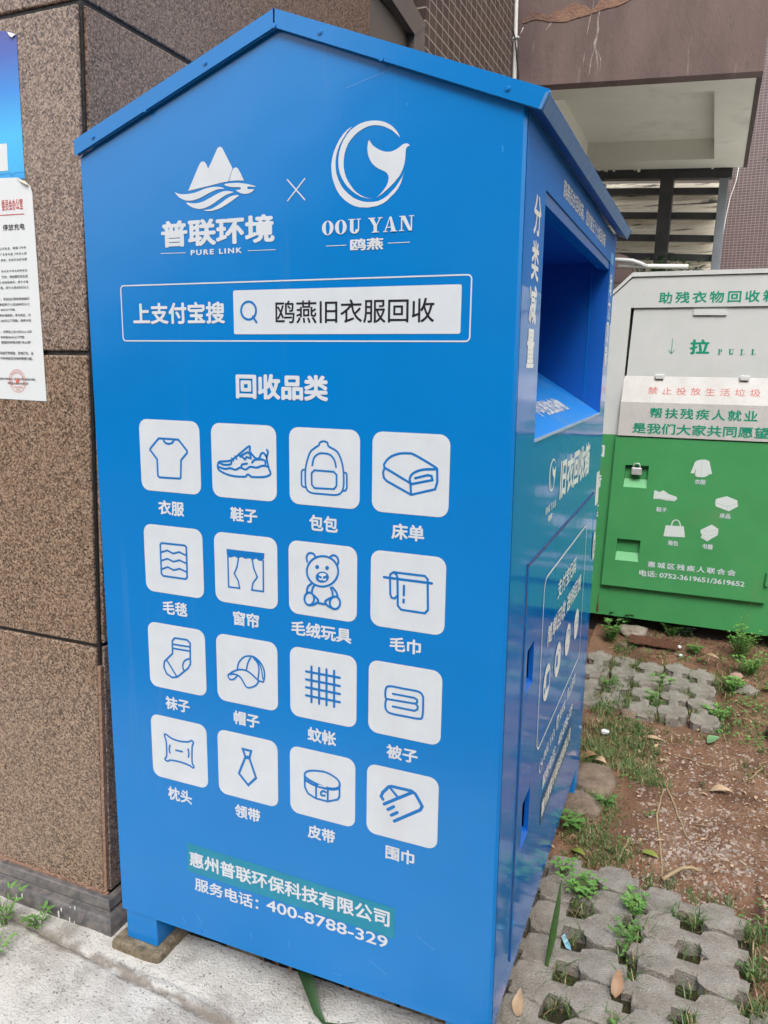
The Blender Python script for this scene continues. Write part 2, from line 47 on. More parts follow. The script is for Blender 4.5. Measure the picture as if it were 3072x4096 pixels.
# ---------------------------------------------------------------- materials
MATS = {}
def mat(name, cols, scale=8, rough=.6, bump=0, bscale=60, ior=1.5, detail=4, rough2=None, coat=0, metal=0, dist=.02, stretch=None, voro=False, trans=0):
    if name in MATS: return MATS[name]
    M_ = bpy.data.materials.new(name); M_.use_nodes = True; MATS[name] = M_
    n = M_.node_tree.nodes; l = M_.node_tree.links; b = n['Principled BSDF']
    b.inputs['Roughness'].default_value = rough; b.inputs['IOR'].default_value = ior
    b.inputs['Metallic'].default_value = metal
    if coat: b.inputs['Coat Weight'].default_value = coat; b.inputs['Coat Roughness'].default_value = .05
    if trans: b.inputs['Transmission Weight'].default_value = trans
    tc = n.new('ShaderNodeTexCoord'); src = tc.outputs['Object']
    if stretch:
        mp = n.new('ShaderNodeMapping'); mp.inputs['Scale'].default_value = stretch
        l.new(src, mp.inputs[0]); src = mp.outputs[0]
    if len(cols) > 1:
        if voro:
            t = n.new('ShaderNodeTexVoronoi'); t.inputs['Scale'].default_value = scale
            sp = n.new('ShaderNodeSeparateColor'); l.new(src, t.inputs['Vector']); l.new(t.outputs['Color'], sp.inputs[0]); o = sp.outputs[0]
        else:
            t = n.new('ShaderNodeTexNoise'); t.inputs['Scale'].default_value = scale; t.inputs['Detail'].default_value = detail
            t.inputs['Roughness'].default_value = .62
            l.new(src, t.inputs['Vector']); o = t.outputs['Fac']
        r = n.new('ShaderNodeValToRGB'); l.new(o, r.inputs[0])
        els = r.color_ramp.elements
        lo, hi = (0, 1) if voro else (.3, .7)
        for i, c in enumerate(cols):
            pos = c[3] if len(c) > 3 else lo + (hi - lo) * i / (len(cols) - 1)
            el = els[i] if i < 2 else els.new(pos)
            el.position = pos; el.color = (c[0], c[1], c[2], 1)
        l.new(r.outputs[0], b.inputs['Base Color'])
        if rough2 is not None:
            mr = n.new('ShaderNodeMapRange'); mr.inputs['To Min'].default_value = rough; mr.inputs['To Max'].default_value = rough2
            mr.inputs['From Min'].default_value = .3; mr.inputs['From Max'].default_value = .7
            l.new(o, mr.inputs['Value']); l.new(mr.outputs[0], b.inputs['Roughness'])
    else:
        b.inputs['Base Color'].default_value = (*cols[0][:3], 1)
    if bump:
        t = n.new('ShaderNodeTexNoise'); t.inputs['Scale'].default_value = bscale; t.inputs['Detail'].default_value = 5
        l.new(src, t.inputs['Vector'])
        bp = n.new('ShaderNodeBump'); bp.inputs['Strength'].default_value = bump; bp.inputs['Distance'].default_value = dist
        l.new(t.outputs['Fac'], bp.inputs['Height']); l.new(bp.outputs[0], b.inputs['Normal'])
    return M_
def specks(M_, col, scale, thr, amount=1, soft=.02, stretch=None, seed=0):
    """lay a second, sparse layer of marks of its own shape over a material's base colour"""
    n = M_.node_tree.nodes; l = M_.node_tree.links; b = n['Principled BSDF']
    tc = n.new('ShaderNodeTexCoord'); mp = n.new('ShaderNodeMapping'); l.new(tc.outputs['Object'], mp.inputs[0])
    mp.inputs['Scale'].default_value = stretch or (1, 1, 1); mp.inputs['Location'].default_value = (seed, seed * .7, seed * .3)
    t = n.new('ShaderNodeTexNoise'); t.inputs['Scale'].default_value = scale; t.inputs['Detail'].default_value = 5; t.inputs['Roughness'].default_value = .65
    l.new(mp.outputs[0], t.inputs['Vector'])
    mr = n.new('ShaderNodeMapRange'); mr.inputs['From Min'].default_value = thr; mr.inputs['From Max'].default_value = thr + soft
    mr.inputs['To Max'].default_value = amount; l.new(t.outputs['Fac'], mr.inputs['Value'])
    mx = n.new('ShaderNodeMix'); mx.data_type = 'RGBA'; l.new(mr.outputs[0], mx.inputs[0])
    ic = b.inputs['Base Color']
    if ic.links: l.new(ic.links[0].from_socket, mx.inputs[6])
    else: mx.inputs[6].default_value = ic.default_value
    mx.inputs[7].default_value = (*col, 1); l.new(mx.outputs[2], ic)
    return M_
def tile_mat(name, c1, c2, mortar, w, h, axes, mortar_w=.003, rough=.3):
    M_ = mat(name, [c1], rough=rough); n = M_.node_tree.nodes; l = M_.node_tree.links; b = n['Principled BSDF']
    tc = n.new('ShaderNodeTexCoord'); sp = n.new('ShaderNodeSeparateXYZ'); cb = n.new('ShaderNodeCombineXYZ')
    l.new(tc.outputs['Object'], sp.inputs[0]); l.new(sp.outputs[axes[0]], cb.inputs[0]); l.new(sp.outputs[axes[1]], cb.inputs[1])
    t = n.new('ShaderNodeTexBrick'); t.offset = 0; t.inputs['Scale'].default_value = 1
    t.inputs['Brick Width'].default_value = w; t.inputs['Row Height'].default_value = h
    t.inputs['Mortar Size'].default_value = mortar_w; t.inputs['Mortar Smooth'].default_value = .1
    t.inputs['Color1'].default_value = (*c1, 1); t.inputs['Color2'].default_value = (*c2, 1); t.inputs['Mortar'].default_value = (*mortar, 1)
    l.new(cb.outputs[0], t.inputs['Vector'])
    l.new(t.outputs['Color'], b.inputs['Base Color'])
    bp = n.new('ShaderNodeBump'); bp.invert = True; bp.inputs['Strength'].default_value = .6; bp.inputs['Distance'].default_value = .003
    l.new(t.outputs['Fac'], bp.inputs['Height']); l.new(bp.outputs[0], b.inputs['Normal'])
    return M_

BLUE = specks(mat('blue_paint', [(.0, .172, .51), (.0, .187, .555)], scale=2.5, rough=.22, bump=.03, bscale=170, ior=1.55, dist=.004), (.35, .45, .55), 190, .74, .6)
def dents(M_, scale, strength, dist):
    n = M_.node_tree.nodes; l = M_.node_tree.links; b = n['Principled BSDF']; tc = n.new('ShaderNodeTexCoord')
    t = n.new('ShaderNodeTexNoise'); t.inputs['Scale'].default_value = scale; t.inputs['Detail'].default_value = 2; l.new(tc.outputs['Object'], t.inputs['Vector'])
    bp = n.new('ShaderNodeBump'); bp.inputs['Strength'].default_value = strength; bp.inputs['Distance'].default_value = dist
    l.new(t.outputs['Fac'], bp.inputs['Height'])
    if b.inputs['Normal'].links: l.new(b.inputs['Normal'].links[0].from_socket, bp.inputs['Normal'])
    l.new(bp.outputs[0], b.inputs['Normal'])
dents(BLUE, 3.2, .35, .012)
specks(BLUE, (.10, .24, .46), 5, .60, .28, .2, stretch=(3.5, 3.5, .25), seed=3)      # faint dried rain streaks
BLUE_SHADE = mat('shaded_blue_paint', [(.0, .088, .40), (.0, .10, .46)], scale=6, rough=.4, bump=.1, bscale=120, dist=.004)  # the blue paint with shade darkened into it, for recesses and the eave
BLUE_WORN = specks(mat('worn_blue_paint', [(.02, .14, .45), (.07, .22, .47), (.16, .25, .38)], scale=30, rough=.5, stretch=(1, 3, 1)), (.25, .17, .12), 60, .68, .8)
PRINT = mat('laminated_blue_print', [(.0, .16, .52), (.0, .18, .58)], scale=5, rough=.09, bump=.12, bscale=7, ior=1.45, dist=.006)
VINYL = specks(mat('white_vinyl', [(.56, .605, .655), (.61, .65, .695)], scale=20, rough=.4), (.55, .57, .60), 9, .58, .55, .15, stretch=(1, 1, .10))
VINYL_B = mat('white_vinyl_gloss', [(.86, .88, .84)], rough=.3)
INK_BLUE = mat('blue_ink', [(.002, .155, .48)], rough=.35)
INK_BLACK = mat('black_ink', [(.01, .01, .016)], rough=.4)
TEAL = mat('teal_strip', [(.006, .21, .33), (.01, .24, .37)], scale=20, rough=.2)
RUST = mat('rust', [(.05, .018, .008), (.13, .05, .025), (.03, .012, .008)], scale=60, rough=.9, bump=.6, bscale=150)
DARKGAP = mat('dark_gap', [(.006, .006, .007)], rough=.8)
STEEL = mat('galvanised_steel', [(.45, .45, .45), (.62, .62, .6)], scale=60, rough=.35, metal=.35)
def granite(name, k):
    c = [(.040, .032, .029, 0), (.095, .072, .062, .16), (.165, .122, .100, .40), (.240, .182, .150, .68), (.34, .275, .235, .93)]
    c = [(r * k[0], g_ * k[1], b_ * k[2], p) for r, g_, b_, p in c]
    return specks(specks(mat(name, c, scale=280, rough=.18, voro=True, bump=.02, bscale=300, ior=1.45), (.045, .036, .034), 95, .61, .5, .05), (.30 * k[0], .23 * k[1], .19 * k[2]), 3, .5, .25, .3)
GRAN = granite('pinkish_granite', (1.12, 1.06, 1.02)); GRAN_TAN = granite('tan_granite', (1.10, 1.0, .86)); GRAN_GREY = granite('greyish_granite', (.86, .72, .62))
GRAN_BASE = specks(mat('slate_granite', [(.055, .055, .060), (.115, .108, .106), (.19, .165, .15)], scale=45, rough=.40, bump=.2, bscale=150, dist=.003, detail=8), (.27, .19, .14), 7, .61, .6, .12)
GRAN_PINK = mat('pink_mortar', [(.22, .125, .085), (.34, .21, .15)], scale=40, rough=.9, bump=.5, bscale=120)
JOINT = mat('black_sealant', [(.010, .010, .010), (.02, .019, .018)], scale=60, rough=.45, bump=.3, bscale=60)
PAPER_W = mat('white_paper', [(.66, .69, .71), (.71, .73, .75)], scale=6, rough=.5)
INK_RED = mat('red_ink', [(.55, .04, .03)], rough=.6)
INK_GREY = mat('grey_ink', [(.05, .055, .06)], rough=.6)
INK_SEAL = mat('seal_ink', [(.62, .16, .10)], rough=.6)
WHITE_P = specks(specks(mat('white_paint', [(.54, .56, .545), (.60, .61, .595)], scale=4, rough=.35, bump=.05, bscale=90, dist=.004), (.40, .33, .26), 11, .64, .55, .16), (.08, .07, .06), 120, .72, .5)
WHITE_DIRT = specks(mat('soiled_white_paint', [(.47, .455, .43), (.56, .55, .525)], scale=9, rough=.5, bump=.1, bscale=200, dist=.003), (.25, .22, .19), 160, .62, .5)
GREEN_P = specks(mat('green_paint', [(.052, .27, .088), (.064, .305, .105)], scale=5, rough=.38, bump=.08, bscale=130, ior=1.5, dist=.004), (.16, .22, .10), 3, .60, .5, .2)
GREEN_L = mat('light_green_paint', [(.09, .38, .14)], rough=.45)
GREEN_INK = mat('green_ink', [(.0, .27, .16)], rough=.4)
RED_INK2 = mat('faded_red_ink', [(.55, .10, .09)], rough=.5)
CONC = specks(specks(mat('pale_concrete', [(.33, .305, .275), (.50, .48, .447), (.60, .58, .545)], scale=9, rough=.92, bump=.8, bscale=160, dist=.006, detail=9), (.20, .18, .155), 5, .53, .6, .16), (.10, .09, .075), 150, .585, .8, .05)
PAVER = specks(specks(mat('weathered_concrete', [(.16, .138, .112), (.255, .230, .196), (.335, .308, .270)], scale=16, rough=.95, bump=1, bscale=190, dist=.006, detail=9), (.46, .41, .36), 190, .60, .7, .05), (.075, .065, .055), 170, .60, .75, .05, seed=5)
specks(PAVER, (.13, .10, .065), 13, .56, .65, .14, seed=8)
STONE = specks(mat('brown_stone', [(.12, .085, .06), (.20, .145, .105), (.29, .225, .17)], scale=14, rough=.95, bump=.8, bscale=120, dist=.008, detail=9), (.13, .13, .04), 8, .58, .6, .1)
dents(WHITE_P, 4, .4, .012)
BRICKM = specks(mat('tan_brick', [(.10, .08, .05), (.20, .16, .105), (.30, .25, .18)], scale=45, rough=.95, bump=.9, bscale=170, dist=.008), (.04, .035, .025), 30, .6, .7, .08)
SOIL = specks(specks(mat('red_soil', [(.105, .050, .028), (.20, .105, .06), (.285, .168, .105)], scale=7, rough=1, bump=1, bscale=110, dist=.014, detail=10), (.30, .22, .16), 120, .64, .75, .04), (.07, .075, .022), 4, .62, .55, .15)
SOIL_FAR = mat('far_ground', [(.07, .06, .035), (.13, .09, .06), (.05, .07, .02)], scale=.6, rough=1)
dents(GREEN_P, 3.5, .45, .014)
def leafm(name, c, k=1.6):
    M_ = mat(name, [c, tuple(min(1, v * k) for v in c)], scale=30, rough=.5); b = M_.node_tree.nodes['Principled BSDF']
    b.inputs['Subsurface Weight'].default_value = 0
    return M_
GRASS = leafm('grass_green', (.055, .105, .025)); LEAF = leafm('leaf_green', (.075, .17, .035)); LEAF2 = leafm('clover_green', (.10, .22, .045)); LEAF3 = leafm('dark_leaf', (.025, .07, .02))
LEAF_Y = leafm('yellow_green', (.17, .21, .035)); STRAW = leafm('dry_straw', (.26, .19, .105)); DEAD = leafm('dead_leaf', (.22, .125, .065)); DEAD2 = leafm('pale_dead_leaf', (.36, .25, .16))
TREEM = leafm('tree_leaf', (.012, .028, .010))
TILEW = tile_mat('brown_wall_tile', (.052, .036, .030), (.078, .056, .047), (.30, .25, .21), .083, .05, (1, 2), .0035, .28)
TILER = tile_mat('mauve_mosaic_tile', (.088, .061, .060), (.112, .08, .078), (.22, .17, .16), .042, .0295, (0, 2), .0035, .35)
TILEL = tile_mat('brown_ledge_tile', (.10, .07, .062), (.14, .1, .09), (.05, .04, .035), .17, .085, (0, 2), .005, .4)
BEAM = specks(specks(mat('brown_stucco', [(.095, .062, .056), (.135, .09, .082), (.165, .113, .102)], scale=3, rough=.75, bump=.15, bscale=60, detail=8, stretch=(2, 1, .6)), (.30, .24, .22), 5.5, .64, .5, .06, stretch=(2.2, 1, .22), seed=4.2), (.035, .022, .018), 4, .60, .55, .1, stretch=(1.2, 1, .5), seed=1)
ORANGE = specks(mat('exposed_render', [(.27, .155, .105), (.20, .11, .08), (.13, .08, .065)], scale=5, rough=.9, bump=.4, bscale=60), (.05, .03, .025), 6, .58, .7, .1)
BROWNP = mat('brown_metal_door', [(.105, .085, .068), (.125, .10, .08)], scale=2, rough=.42, bump=.05, bscale=200)
BROWNF = specks(mat('brown_door_frame', [(.095, .075, .064), (.14, .11, .095)], scale=12, rough=.5), (.22, .15, .11), 14, .62, .5, .1)
SOFFIT = specks(specks(mat('cream_soffit', [(.66, .65, .57), (.74, .73, .65)], scale=2, rough=.8, bump=.1, bscale=40), (.24, .22, .185), 2.2, .56, .5, .25), (.06, .05, .045), 22, .70, .8, .03)
FRAME = mat('dark_steel', [(.030, .031, .033), (.05, .05, .052)], scale=10, rough=.5)
FRAME_L = mat('grey_steel', [(.17, .19, .21), (.23, .25, .27)], scale=10, rough=.45)
PANEL = specks(specks(mat('cream_panel', [(.62, .55, .42), (.85, .79, .64)], scale=8, rough=.6, stretch=(.5, 1, 6)), (.015, .013, .012), 7, .555, .95, .06, stretch=(.35, 1, 4.5)), (.25, .16, .09), 9, .57, .6, .1, stretch=(.4, 1, 6), seed=3)
PVC = mat('white_pvc', [(.70, .70, .66), (.62, .61, .56)], scale=10, rough=.35)
CABLE = mat('black_cable', [(.012, .012, .012)], rough=.5)
POSTER = mat('blue_poster_mid', [(.05, .20, .55)], rough=.35)
def poster_gradient():
    M_ = POSTER; n = M_.node_tree.nodes; l = M_.node_tree.links
    tc = n.new('ShaderNodeTexCoord'); sp = n.new('ShaderNodeSeparateXYZ'); r = n.new('ShaderNodeValToRGB'); mr = n.new('ShaderNodeMapRange')
    l.new(tc.outputs['Object'], sp.inputs[0]); l.new(sp.outputs[2], mr.inputs['Value']); mr.inputs['From Min'].default_value = 0; mr.inputs['From Max'].default_value = .29
    l.new(mr.outputs[0], r.inputs[0]); e_ = r.color_ramp.elements
    e_[0].position = 0; e_[0].color = (.02, .30, .72, 1); e_[1].position = 1; e_[1].color = (.085, .10, .36, 1)
    for p_, c_ in ((.06, (.05, .42, .80, 1)), (.3, (.06, .47, .86, 1)), (.6, (.04, .25, .70, 1)), (.85, (.07, .13, .47, 1))):
        k = e_.new(p_); k.color = c_
    l.new(r.outputs[0], n['Principled BSDF'].inputs['Base Color'])
poster_gradient()

# ---------------------------------------------------------------- mesh helpers
BASE = {}
class MB:
    def __init__(s): s.v = []; s.f = []
    def poly(s, pts):
        k = len(s.v); s.v += [tuple(p) for p in pts]; s.f.append(tuple(range(k, k + len(pts)))); return s
    def add(s, vs, fs):
        k = len(s.v); s.v += [tuple(p) for p in vs]; s.f += [tuple(i + k for i in f) for f in fs]; return s
    def hexa(s, p):      # 8 corners: bottom loop 0-3, top loop 4-7
        return s.add(p, [(3, 2, 1, 0), (4, 5, 6, 7), (0, 1, 5, 4), (1, 2, 6, 5), (2, 3, 7, 6), (3, 0, 4, 7)])
    def box(s, x0, x1, y0, y1, z0, z1):
        return s.hexa([(x0, y0, z0), (x1, y0, z0), (x1, y1, z0), (x0, y1, z0), (x0, y0, z1), (x1, y0, z1), (x1, y1, z1), (x0, y1, z1)])
    def prism(s, pts, d):  # closed outline extruded by vector d
        n_ = len(pts); q = [tuple(p[i] + d[i] for i in range(3)) for p in pts]
        return s.add(list(pts) + q, [tuple(range(n_)), tuple(range(2 * n_ - 1, n_ - 1, -1))] + [(i, (i + 1) % n_, n_ + (i + 1) % n_, n_ + i) for i in range(n_)])
    def tube(s, pts, r, n_=8, r1=None):
        pts = [Vector(p) for p in pts]; k = len(s.v); L = len(pts)
        for i, p in enumerate(pts):
            d = (pts[min(i + 1, L - 1)] - pts[max(i - 1, 0)]).normalized()
            u = d.orthogonal().normalized() if i == 0 else (u - d * u.dot(d)).normalized()
            w = d.cross(u); rr = r if r1 is None else r + (r1 - r) * i / (L - 1)
            s.v += [tuple(p + (u * math.cos(t) + w * math.sin(t)) * rr) for t in (2 * math.pi * j / n_ for j in range(n_))]
        for i in range(L - 1):
            for j in range(n_):
                s.f.append((k + i * n_ + j, k + i * n_ + (j + 1) % n_, k + (i + 1) * n_ + (j + 1) % n_, k + (i + 1) * n_ + j))
        s.f.append(tuple(k + j for j in range(n_))[::-1]); s.f.append(tuple(k + (L - 1) * n_ + j for j in range(n_)))
        return s
    def xf(s, fn): s.v = [tuple(fn(*p)) for p in s.v]; return s
def root(name, label, cat, loc, group=None, kind=None):
    o = bpy.data.objects.new(name, None); S.collection.objects.link(o); o.location = loc; o.empty_display_size = .05
    o['label'] = label; o['category'] = cat; BASE[o.name] = loc
    if group: o['group'] = group
    if kind: o['kind'] = kind
    return o
def obj(name, b, m, parent=None, smooth=False, loc=None, label=None, bevel=0):
    base = BASE[parent.name] if parent else (loc or (0, 0, 0))
    me = bpy.data.meshes.new(name)
    me.from_pydata([(p[0] - base[0], p[1] - base[1], p[2] - base[2]) for p in b.v], [], b.f); me.update()
    me.materials.append(m)
    if smooth: me.polygons.foreach_set('use_smooth', [True] * len(me.polygons))
    o = bpy.data.objects.new(name, me); S.collection.objects.link(o); BASE[o.name] = base
    if parent: o.parent = parent
    else: o.location = base
    if label: o['label'] = label
    if bevel:
        md = o.modifiers.new('bevel', 'BEVEL'); md.width = bevel; md.segments = 2; md.limit_method = 'ANGLE'; md.angle_limit = .6
    return o
def solo(name, b, m, label, cat, loc, smooth=False, group=None, bevel=0):
    o = obj(name, b, m, None, smooth, loc, label, bevel); o['category'] = cat
    if group: o['group'] = group
    return o
def struct(o, kind='structure'): o['kind'] = kind; return o

# ---------------------------------------------------------------- flat print: text, strokes, fills (u, v) -> plane
_tc = {}
def glyphs(s, bold, sp=1):
    if (s, bold, sp) in _tc: return _tc[(s, bold, sp)]
    c = bpy.data.curves.new('t', 'FONT'); c.body = s; c.size = 1; c.space_character = sp; c.resolution_u = 3
    o = bpy.data.objects.new('t', c); S.collection.objects.link(o)
    bpy.context.view_layer.update()
    me = bpy.data.meshes.new_from_object(o.evaluated_get(bpy.context.evaluated_depsgraph_get()))
    v0 = [(v.co.x, v.co.y) for v in me.vertices]; f0 = [tuple(p.vertices) for p in me.polygons]; vs, fs = [], []
    for k, (dx, dy) in enumerate([(0, 0)] + ([(math.cos(t * math.pi / 4), math.sin(t * math.pi / 4)) for t in range(8)] if bold else [])):   # heavier weight
        vs += [(x + dx * bold, y + dy * bold, k * 1e-5) for x, y in v0]; fs += [tuple(i + k * len(v0) for i in f) for f in f0]
    r = (vs, fs)
    bpy.data.objects.remove(o); bpy.data.curves.remove(c); bpy.data.meshes.remove(me)
    _tc[(s, bold, sp)] = r; return r
def ring(cx, cy, ox, oy, ix, iy, a0=0, a1=360, n_=20):
    q = []
    for i in range(n_):
        t0, t1 = (math.radians(a0 + (a1 - a0) * k / n_) for k in (i, i + 1))
        q.append([(cx + ox * math.cos(t0), cy + oy * math.sin(t0)), (cx + ox * math.cos(t1), cy + oy * math.sin(t1)), (cx + ix * math.cos(t1), cy + iy * math.sin(t1)), (cx + ix * math.cos(t0), cy + iy * math.sin(t0))])
    return q
def Q(x0, y0, x1, y1): return [(x0, y0), (x1, y0), (x1, y1), (x0, y1)]
SERIF = {
 'O': (.80, ring(.4, .5, .4, .5, .14, .46)),
 'U': (.86, [Q(.12, .3, .36, .94), Q(0, .94, .48, 1), Q(.66, .3, .74, .94), Q(.56, .94, .86, 1)] + ring(.43, .3, .31, .3, .07, .2, 180, 360, 10)),
 'Y': (.9, [[(.08, .94), (.36, .94), (.58, .45), (.36, .45)], [(.74, .94), (.82, .94), (.58, .45), (.5, .45)], Q(.36, .06, .58, .45), Q(0, .94, .46, 1), Q(.64, .94, .94, 1), Q(.24, 0, .70, .06)]),
 'A': (.92, [[(.08, .06), (.16, .06), (.46, 1), (.40, 1)], [(.52, .06), (.80, .06), (.52, 1), (.40, 1)], Q(.2, .27, .6, .33), Q(0, 0, .28, .06), Q(.44, 0, .90, .06)]),
 'N': (.95, [Q(.12, .06, .20, .94), Q(.74, .0, .82, .94), [(.12, .94), (.40, .94), (.82, 0), (.62, 0)], Q(0, .94, .40, 1), Q(.62, .94, .95, 1), Q(0, 0, .32, .06)]),
 'P': (.72, [Q(.12, .06, .34, .94), Q(0, 0, .48, .06), Q(0, .94, .36, 1), Q(.34, .94, .42, 1), Q(.34, .46, .42, .52)] + ring(.42, .73, .28, .27, .09, .21, -90, 90, 10)),
 'L': (.72, [Q(.12, .06, .34, .94), Q(0, .94, .46, 1), Q(0, 0, .62, .06), [(.62, 0), (.70, 0), (.70, .3), (.66, .3)]]),
 ' ': (.28, [])}
def serif(s, gap):
    x = 0; out = []; k = 0
    for ch in s:
        w, qs = SERIF[ch]
        for q in qs: out.append(([(px + x, py) for px, py in q], k)); k += 1
        x += w + gap
    return out, x - gap
def put_text(b, P, s, bx, bold, h=0):
    u0, u1, v0, v1 = bx
    if bold == 'serif':
        qs, w = serif(s, .95 if s == 'PULL' else .1)
        for q, k in qs: b.poly([P(u0 + (u1 - u0) * px / w, v0 + (v1 - v0) * py, h + k * 1e-5) for px, py in q])
        return
    sp = 1
    if s == 'PURE LINK': sp = 1.3
    elif len(s) > 2 and all(ord(c_) > 0x2e80 for c_ in s):
        k = ((u1 - u0) / (v1 - v0) * .9 - .93) / (len(s) - 1)
        if k > 1.22: sp = k
    vs, fs = glyphs(s, bold, sp)
    x0, x1 = min(p[0] for p in vs), max(p[0] for p in vs); y0, y1 = min(p[1] for p in vs), max(p[1] for p in vs)
    b.add([P(u0 + (u1 - u0) * (p[0] - x0) / (x1 - x0), v0 + (v1 - v0) * (p[1] - y0) / (y1 - y0), h + p[2]) for p in vs], fs)
def smooth_pts(pts, closed, n_=5):
    P_ = [Vector(p) for p in pts]; L = len(P_); out = []
    for i in range(L if closed else L - 1):
        g = (lambda k: P_[k % L]) if closed else (lambda k: P_[max(0, min(L - 1, k))])
        p0, p1, p2, p3 = g(i - 1), g(i), g(i + 1), g(i + 2)
        for t in (j / n_ for j in range(n_)):
            out.append(.5 * ((2 * p1) + (p2 - p0) * t + (2 * p0 - 5 * p1 + 4 * p2 - p3) * t * t + (3 * p1 - p0 - 3 * p2 + p3) * t ** 3))
    if not closed: out.append(P_[-1])
    return [tuple(p) for p in out]
def stroke(b, P, pts, w, closed, h):
    v = [Vector(p) for p in pts]; L = len(v); lo = []; hi = []
    for i in range(L):
        pr = v[(i - 1) % L] if closed or i else None; nx = v[(i + 1) % L] if closed or i < L - 1 else None
        d0 = (v[i] - pr).normalized() if pr is not None else None; d1 = (nx - v[i]).normalized() if nx is not None else None
        if d0 is None: d0 = d1
        if d1 is None: d1 = d0
        n0 = Vector((-d0.y, d0.x)); n1 = Vector((-d1.y, d1.x)); mt = n0 + n1
        if mt.length < .2: mt = n0
        mt.normalize(); k = w / 2 / max(.5, mt.dot(n0))
        lo.append(v[i] - mt * k); hi.append(v[i] + mt * k)
    k = len(b.v)
    for p, q in zip(lo, hi): b.v += [P(p.x, p.y, h), P(q.x, q.y, h)]
    for i in range(L if closed else L - 1):
        j = (i + 1) % L; b.f.append((k + 2 * i, k + 2 * j, k + 2 * j + 1, k + 2 * i + 1))
    if not closed:
        for p, d in ((v[0], v[0] - v[1]), (v[-1], v[-1] - v[-2])):
            d.normalize(); n_ = Vector((-d.y, d.x)); c = []
            for t in range(7):
                t = math.pi * t / 6; q = p + (n_ * math.cos(t) + d * math.sin(t)) * w / 2; c.append(P(q.x, q.y, h))
            b.poly(c)
def rrect(x0, x1, z0, z1, r, n_=5):
    out = []
    for cx, cz, a0 in ((x1 - r, z1 - r, 0), (x0 + r, z1 - r, 90), (x0 + r, z0 + r, 180), (x1 - r, z0 + r, 270)):
        out += [(cx + r * math.cos(math.radians(a0 + 90 * k / n_)), cz + r * math.sin(math.radians(a0 + 90 * k / n_))) for k in range(n_ + 1)]
    return out
def draw(b, bw, P, items, h):
    k = 0
    for kd, w, pts in items:
        hh = h + k * 4e-5; k += 1
        if kd in 'sS': stroke(b, P, smooth_pts(pts, kd == 'S'), w, kd == 'S', hh)
        elif kd in 'oc': stroke(b, P, pts, w, kd == 'c', hh)
        elif kd == 'f': b.poly([P(x, z, hh) for x, z in pts])
        elif kd == 'F': b.poly([P(x, z, hh) for x, z in smooth_pts(pts, True, 3)])
        elif kd == 'w': bw.poly([P(x, z, hh) for x, z in smooth_pts(pts, True, 3)])
        elif kd == 'q': stroke(bw, P, smooth_pts(pts, False), w, False, hh)
PA = lambda u, v, h=0: (u, -h, v)
def PB(u, v, h=0): return (.770 - .0053 * v - .0085 * u + h, u, v)
PG = lambda u, v, h=0: (u, 2.8 - h, v)
PN = lambda u, v, h=0: (u, .05 - h, v)
GZ = -1.25                                                              # ground level

# ================================================================ BLUE CLOTHES BIN
bin_ = root('clothes_bin', 'tall blue metal clothes recycling bin with gable roof and rows of white icon squares', 'recycling bin', (.33, .6, GZ))
D = 1.262; XL = -.1132
def lean(x, y, z):          # the bin leans a touch: the side wall follows the plane PB
    t = max(0, min(1, (x - XL) / (.77 - XL)))
    return (x - t * (.0053 * z + .0085 * y), y * (1 + .07 * z), z)
ZB, ZE, ZA = -1.15, .507, .676
XR = .770; ch = .005
OY0, OY1, OZ0, OZ1 = .166, 1.142, -.017, .420
b = MB()
b.poly([(XL, 0, ZB), (XR - ch, 0, ZB), (XR - ch, 0, ZE), (.331, 0, ZA), (XL, 0, ZE)])
b.poly([(XR - ch, 0, ZB), (XR, ch, ZB), (XR, ch, ZE), (XR - ch, 0, ZE)])
L1 = (.180, .250, -.520, -.430); L2 = (.207, .288, -.876, -.770)
def holed(b, x, ya, yb, za, zb, holes):
    cy = sorted({ya, yb, *(v for h in holes for v in h[:2] if ya < v < yb)}); cz = sorted({za, zb, *(v for h in holes for v in h[2:] if za < v < zb)})
    for i in range(len(cy) - 1):
        for j in range(len(cz) - 1):
            ym, zm = (cy[i] + cy[i + 1]) / 2, (cz[j] + cz[j + 1]) / 2
            if any(q[0] < ym < q[1] and q[2] < zm < q[3] for q in holes): continue
            b.poly([(x, cy[i], cz[j]), (x, cy[i + 1], cz[j]), (x, cy[i + 1], cz[j + 1]), (x, cy[i], cz[j + 1])])
OPEN = (OY0, OY1, OZ0, OZ1)
holed(b, XR, ch, D, ZB, ZE, (OPEN, L1, L2))
b.poly([(XL, D, ZB), (XR, D, ZB), (XR, D, ZE), (.331, D, ZA), (XL, D, ZE)]); b.poly([(XL, 0, ZB), (XL, D, ZB), (XL, D, ZE), (XL, 0, ZE)])
b.poly([(XL, 0, ZB), (XR, ch, ZB), (XR, D, ZB), (XL, D, ZB)])
body = obj('body', b.xf(lean), BLUE, bin_)
# folded base flange along the bottom edge and bottom rivets
b = MB()
for x in (.1087, .5495): b.tube([(x, 0, -1.1393), (x, -.002, -1.1393)], .0042, 10)
obj('rivet', MB().add(b.v[:20], b.f[:12]), BLUE, body); obj('rivet', MB().add([p for p in b.v[20:]], [tuple(i - 20 for i in f) for f in b.f[12:]]), BLUE, body)
# printed film on the right side: left post, right post, head band stay painted; film starts below the roof
film = MB()
holed(film, XR + .0006, .010, D - .004, -1.145, .245, (OPEN, L1, L2))
obj('printed_film', film.xf(lean), PRINT, bin_)
b = MB(); holed(b, XR + .0006, .008, D - .003, .2455, .5035, (OPEN,))
obj('head_panel', b.xf(lean), mat('side_blue_paint', [(.0, .15, .50), (.0, .17, .56)], scale=5, rough=.5, bump=.05, bscale=120, ior=1.3, dist=.004), bin_)
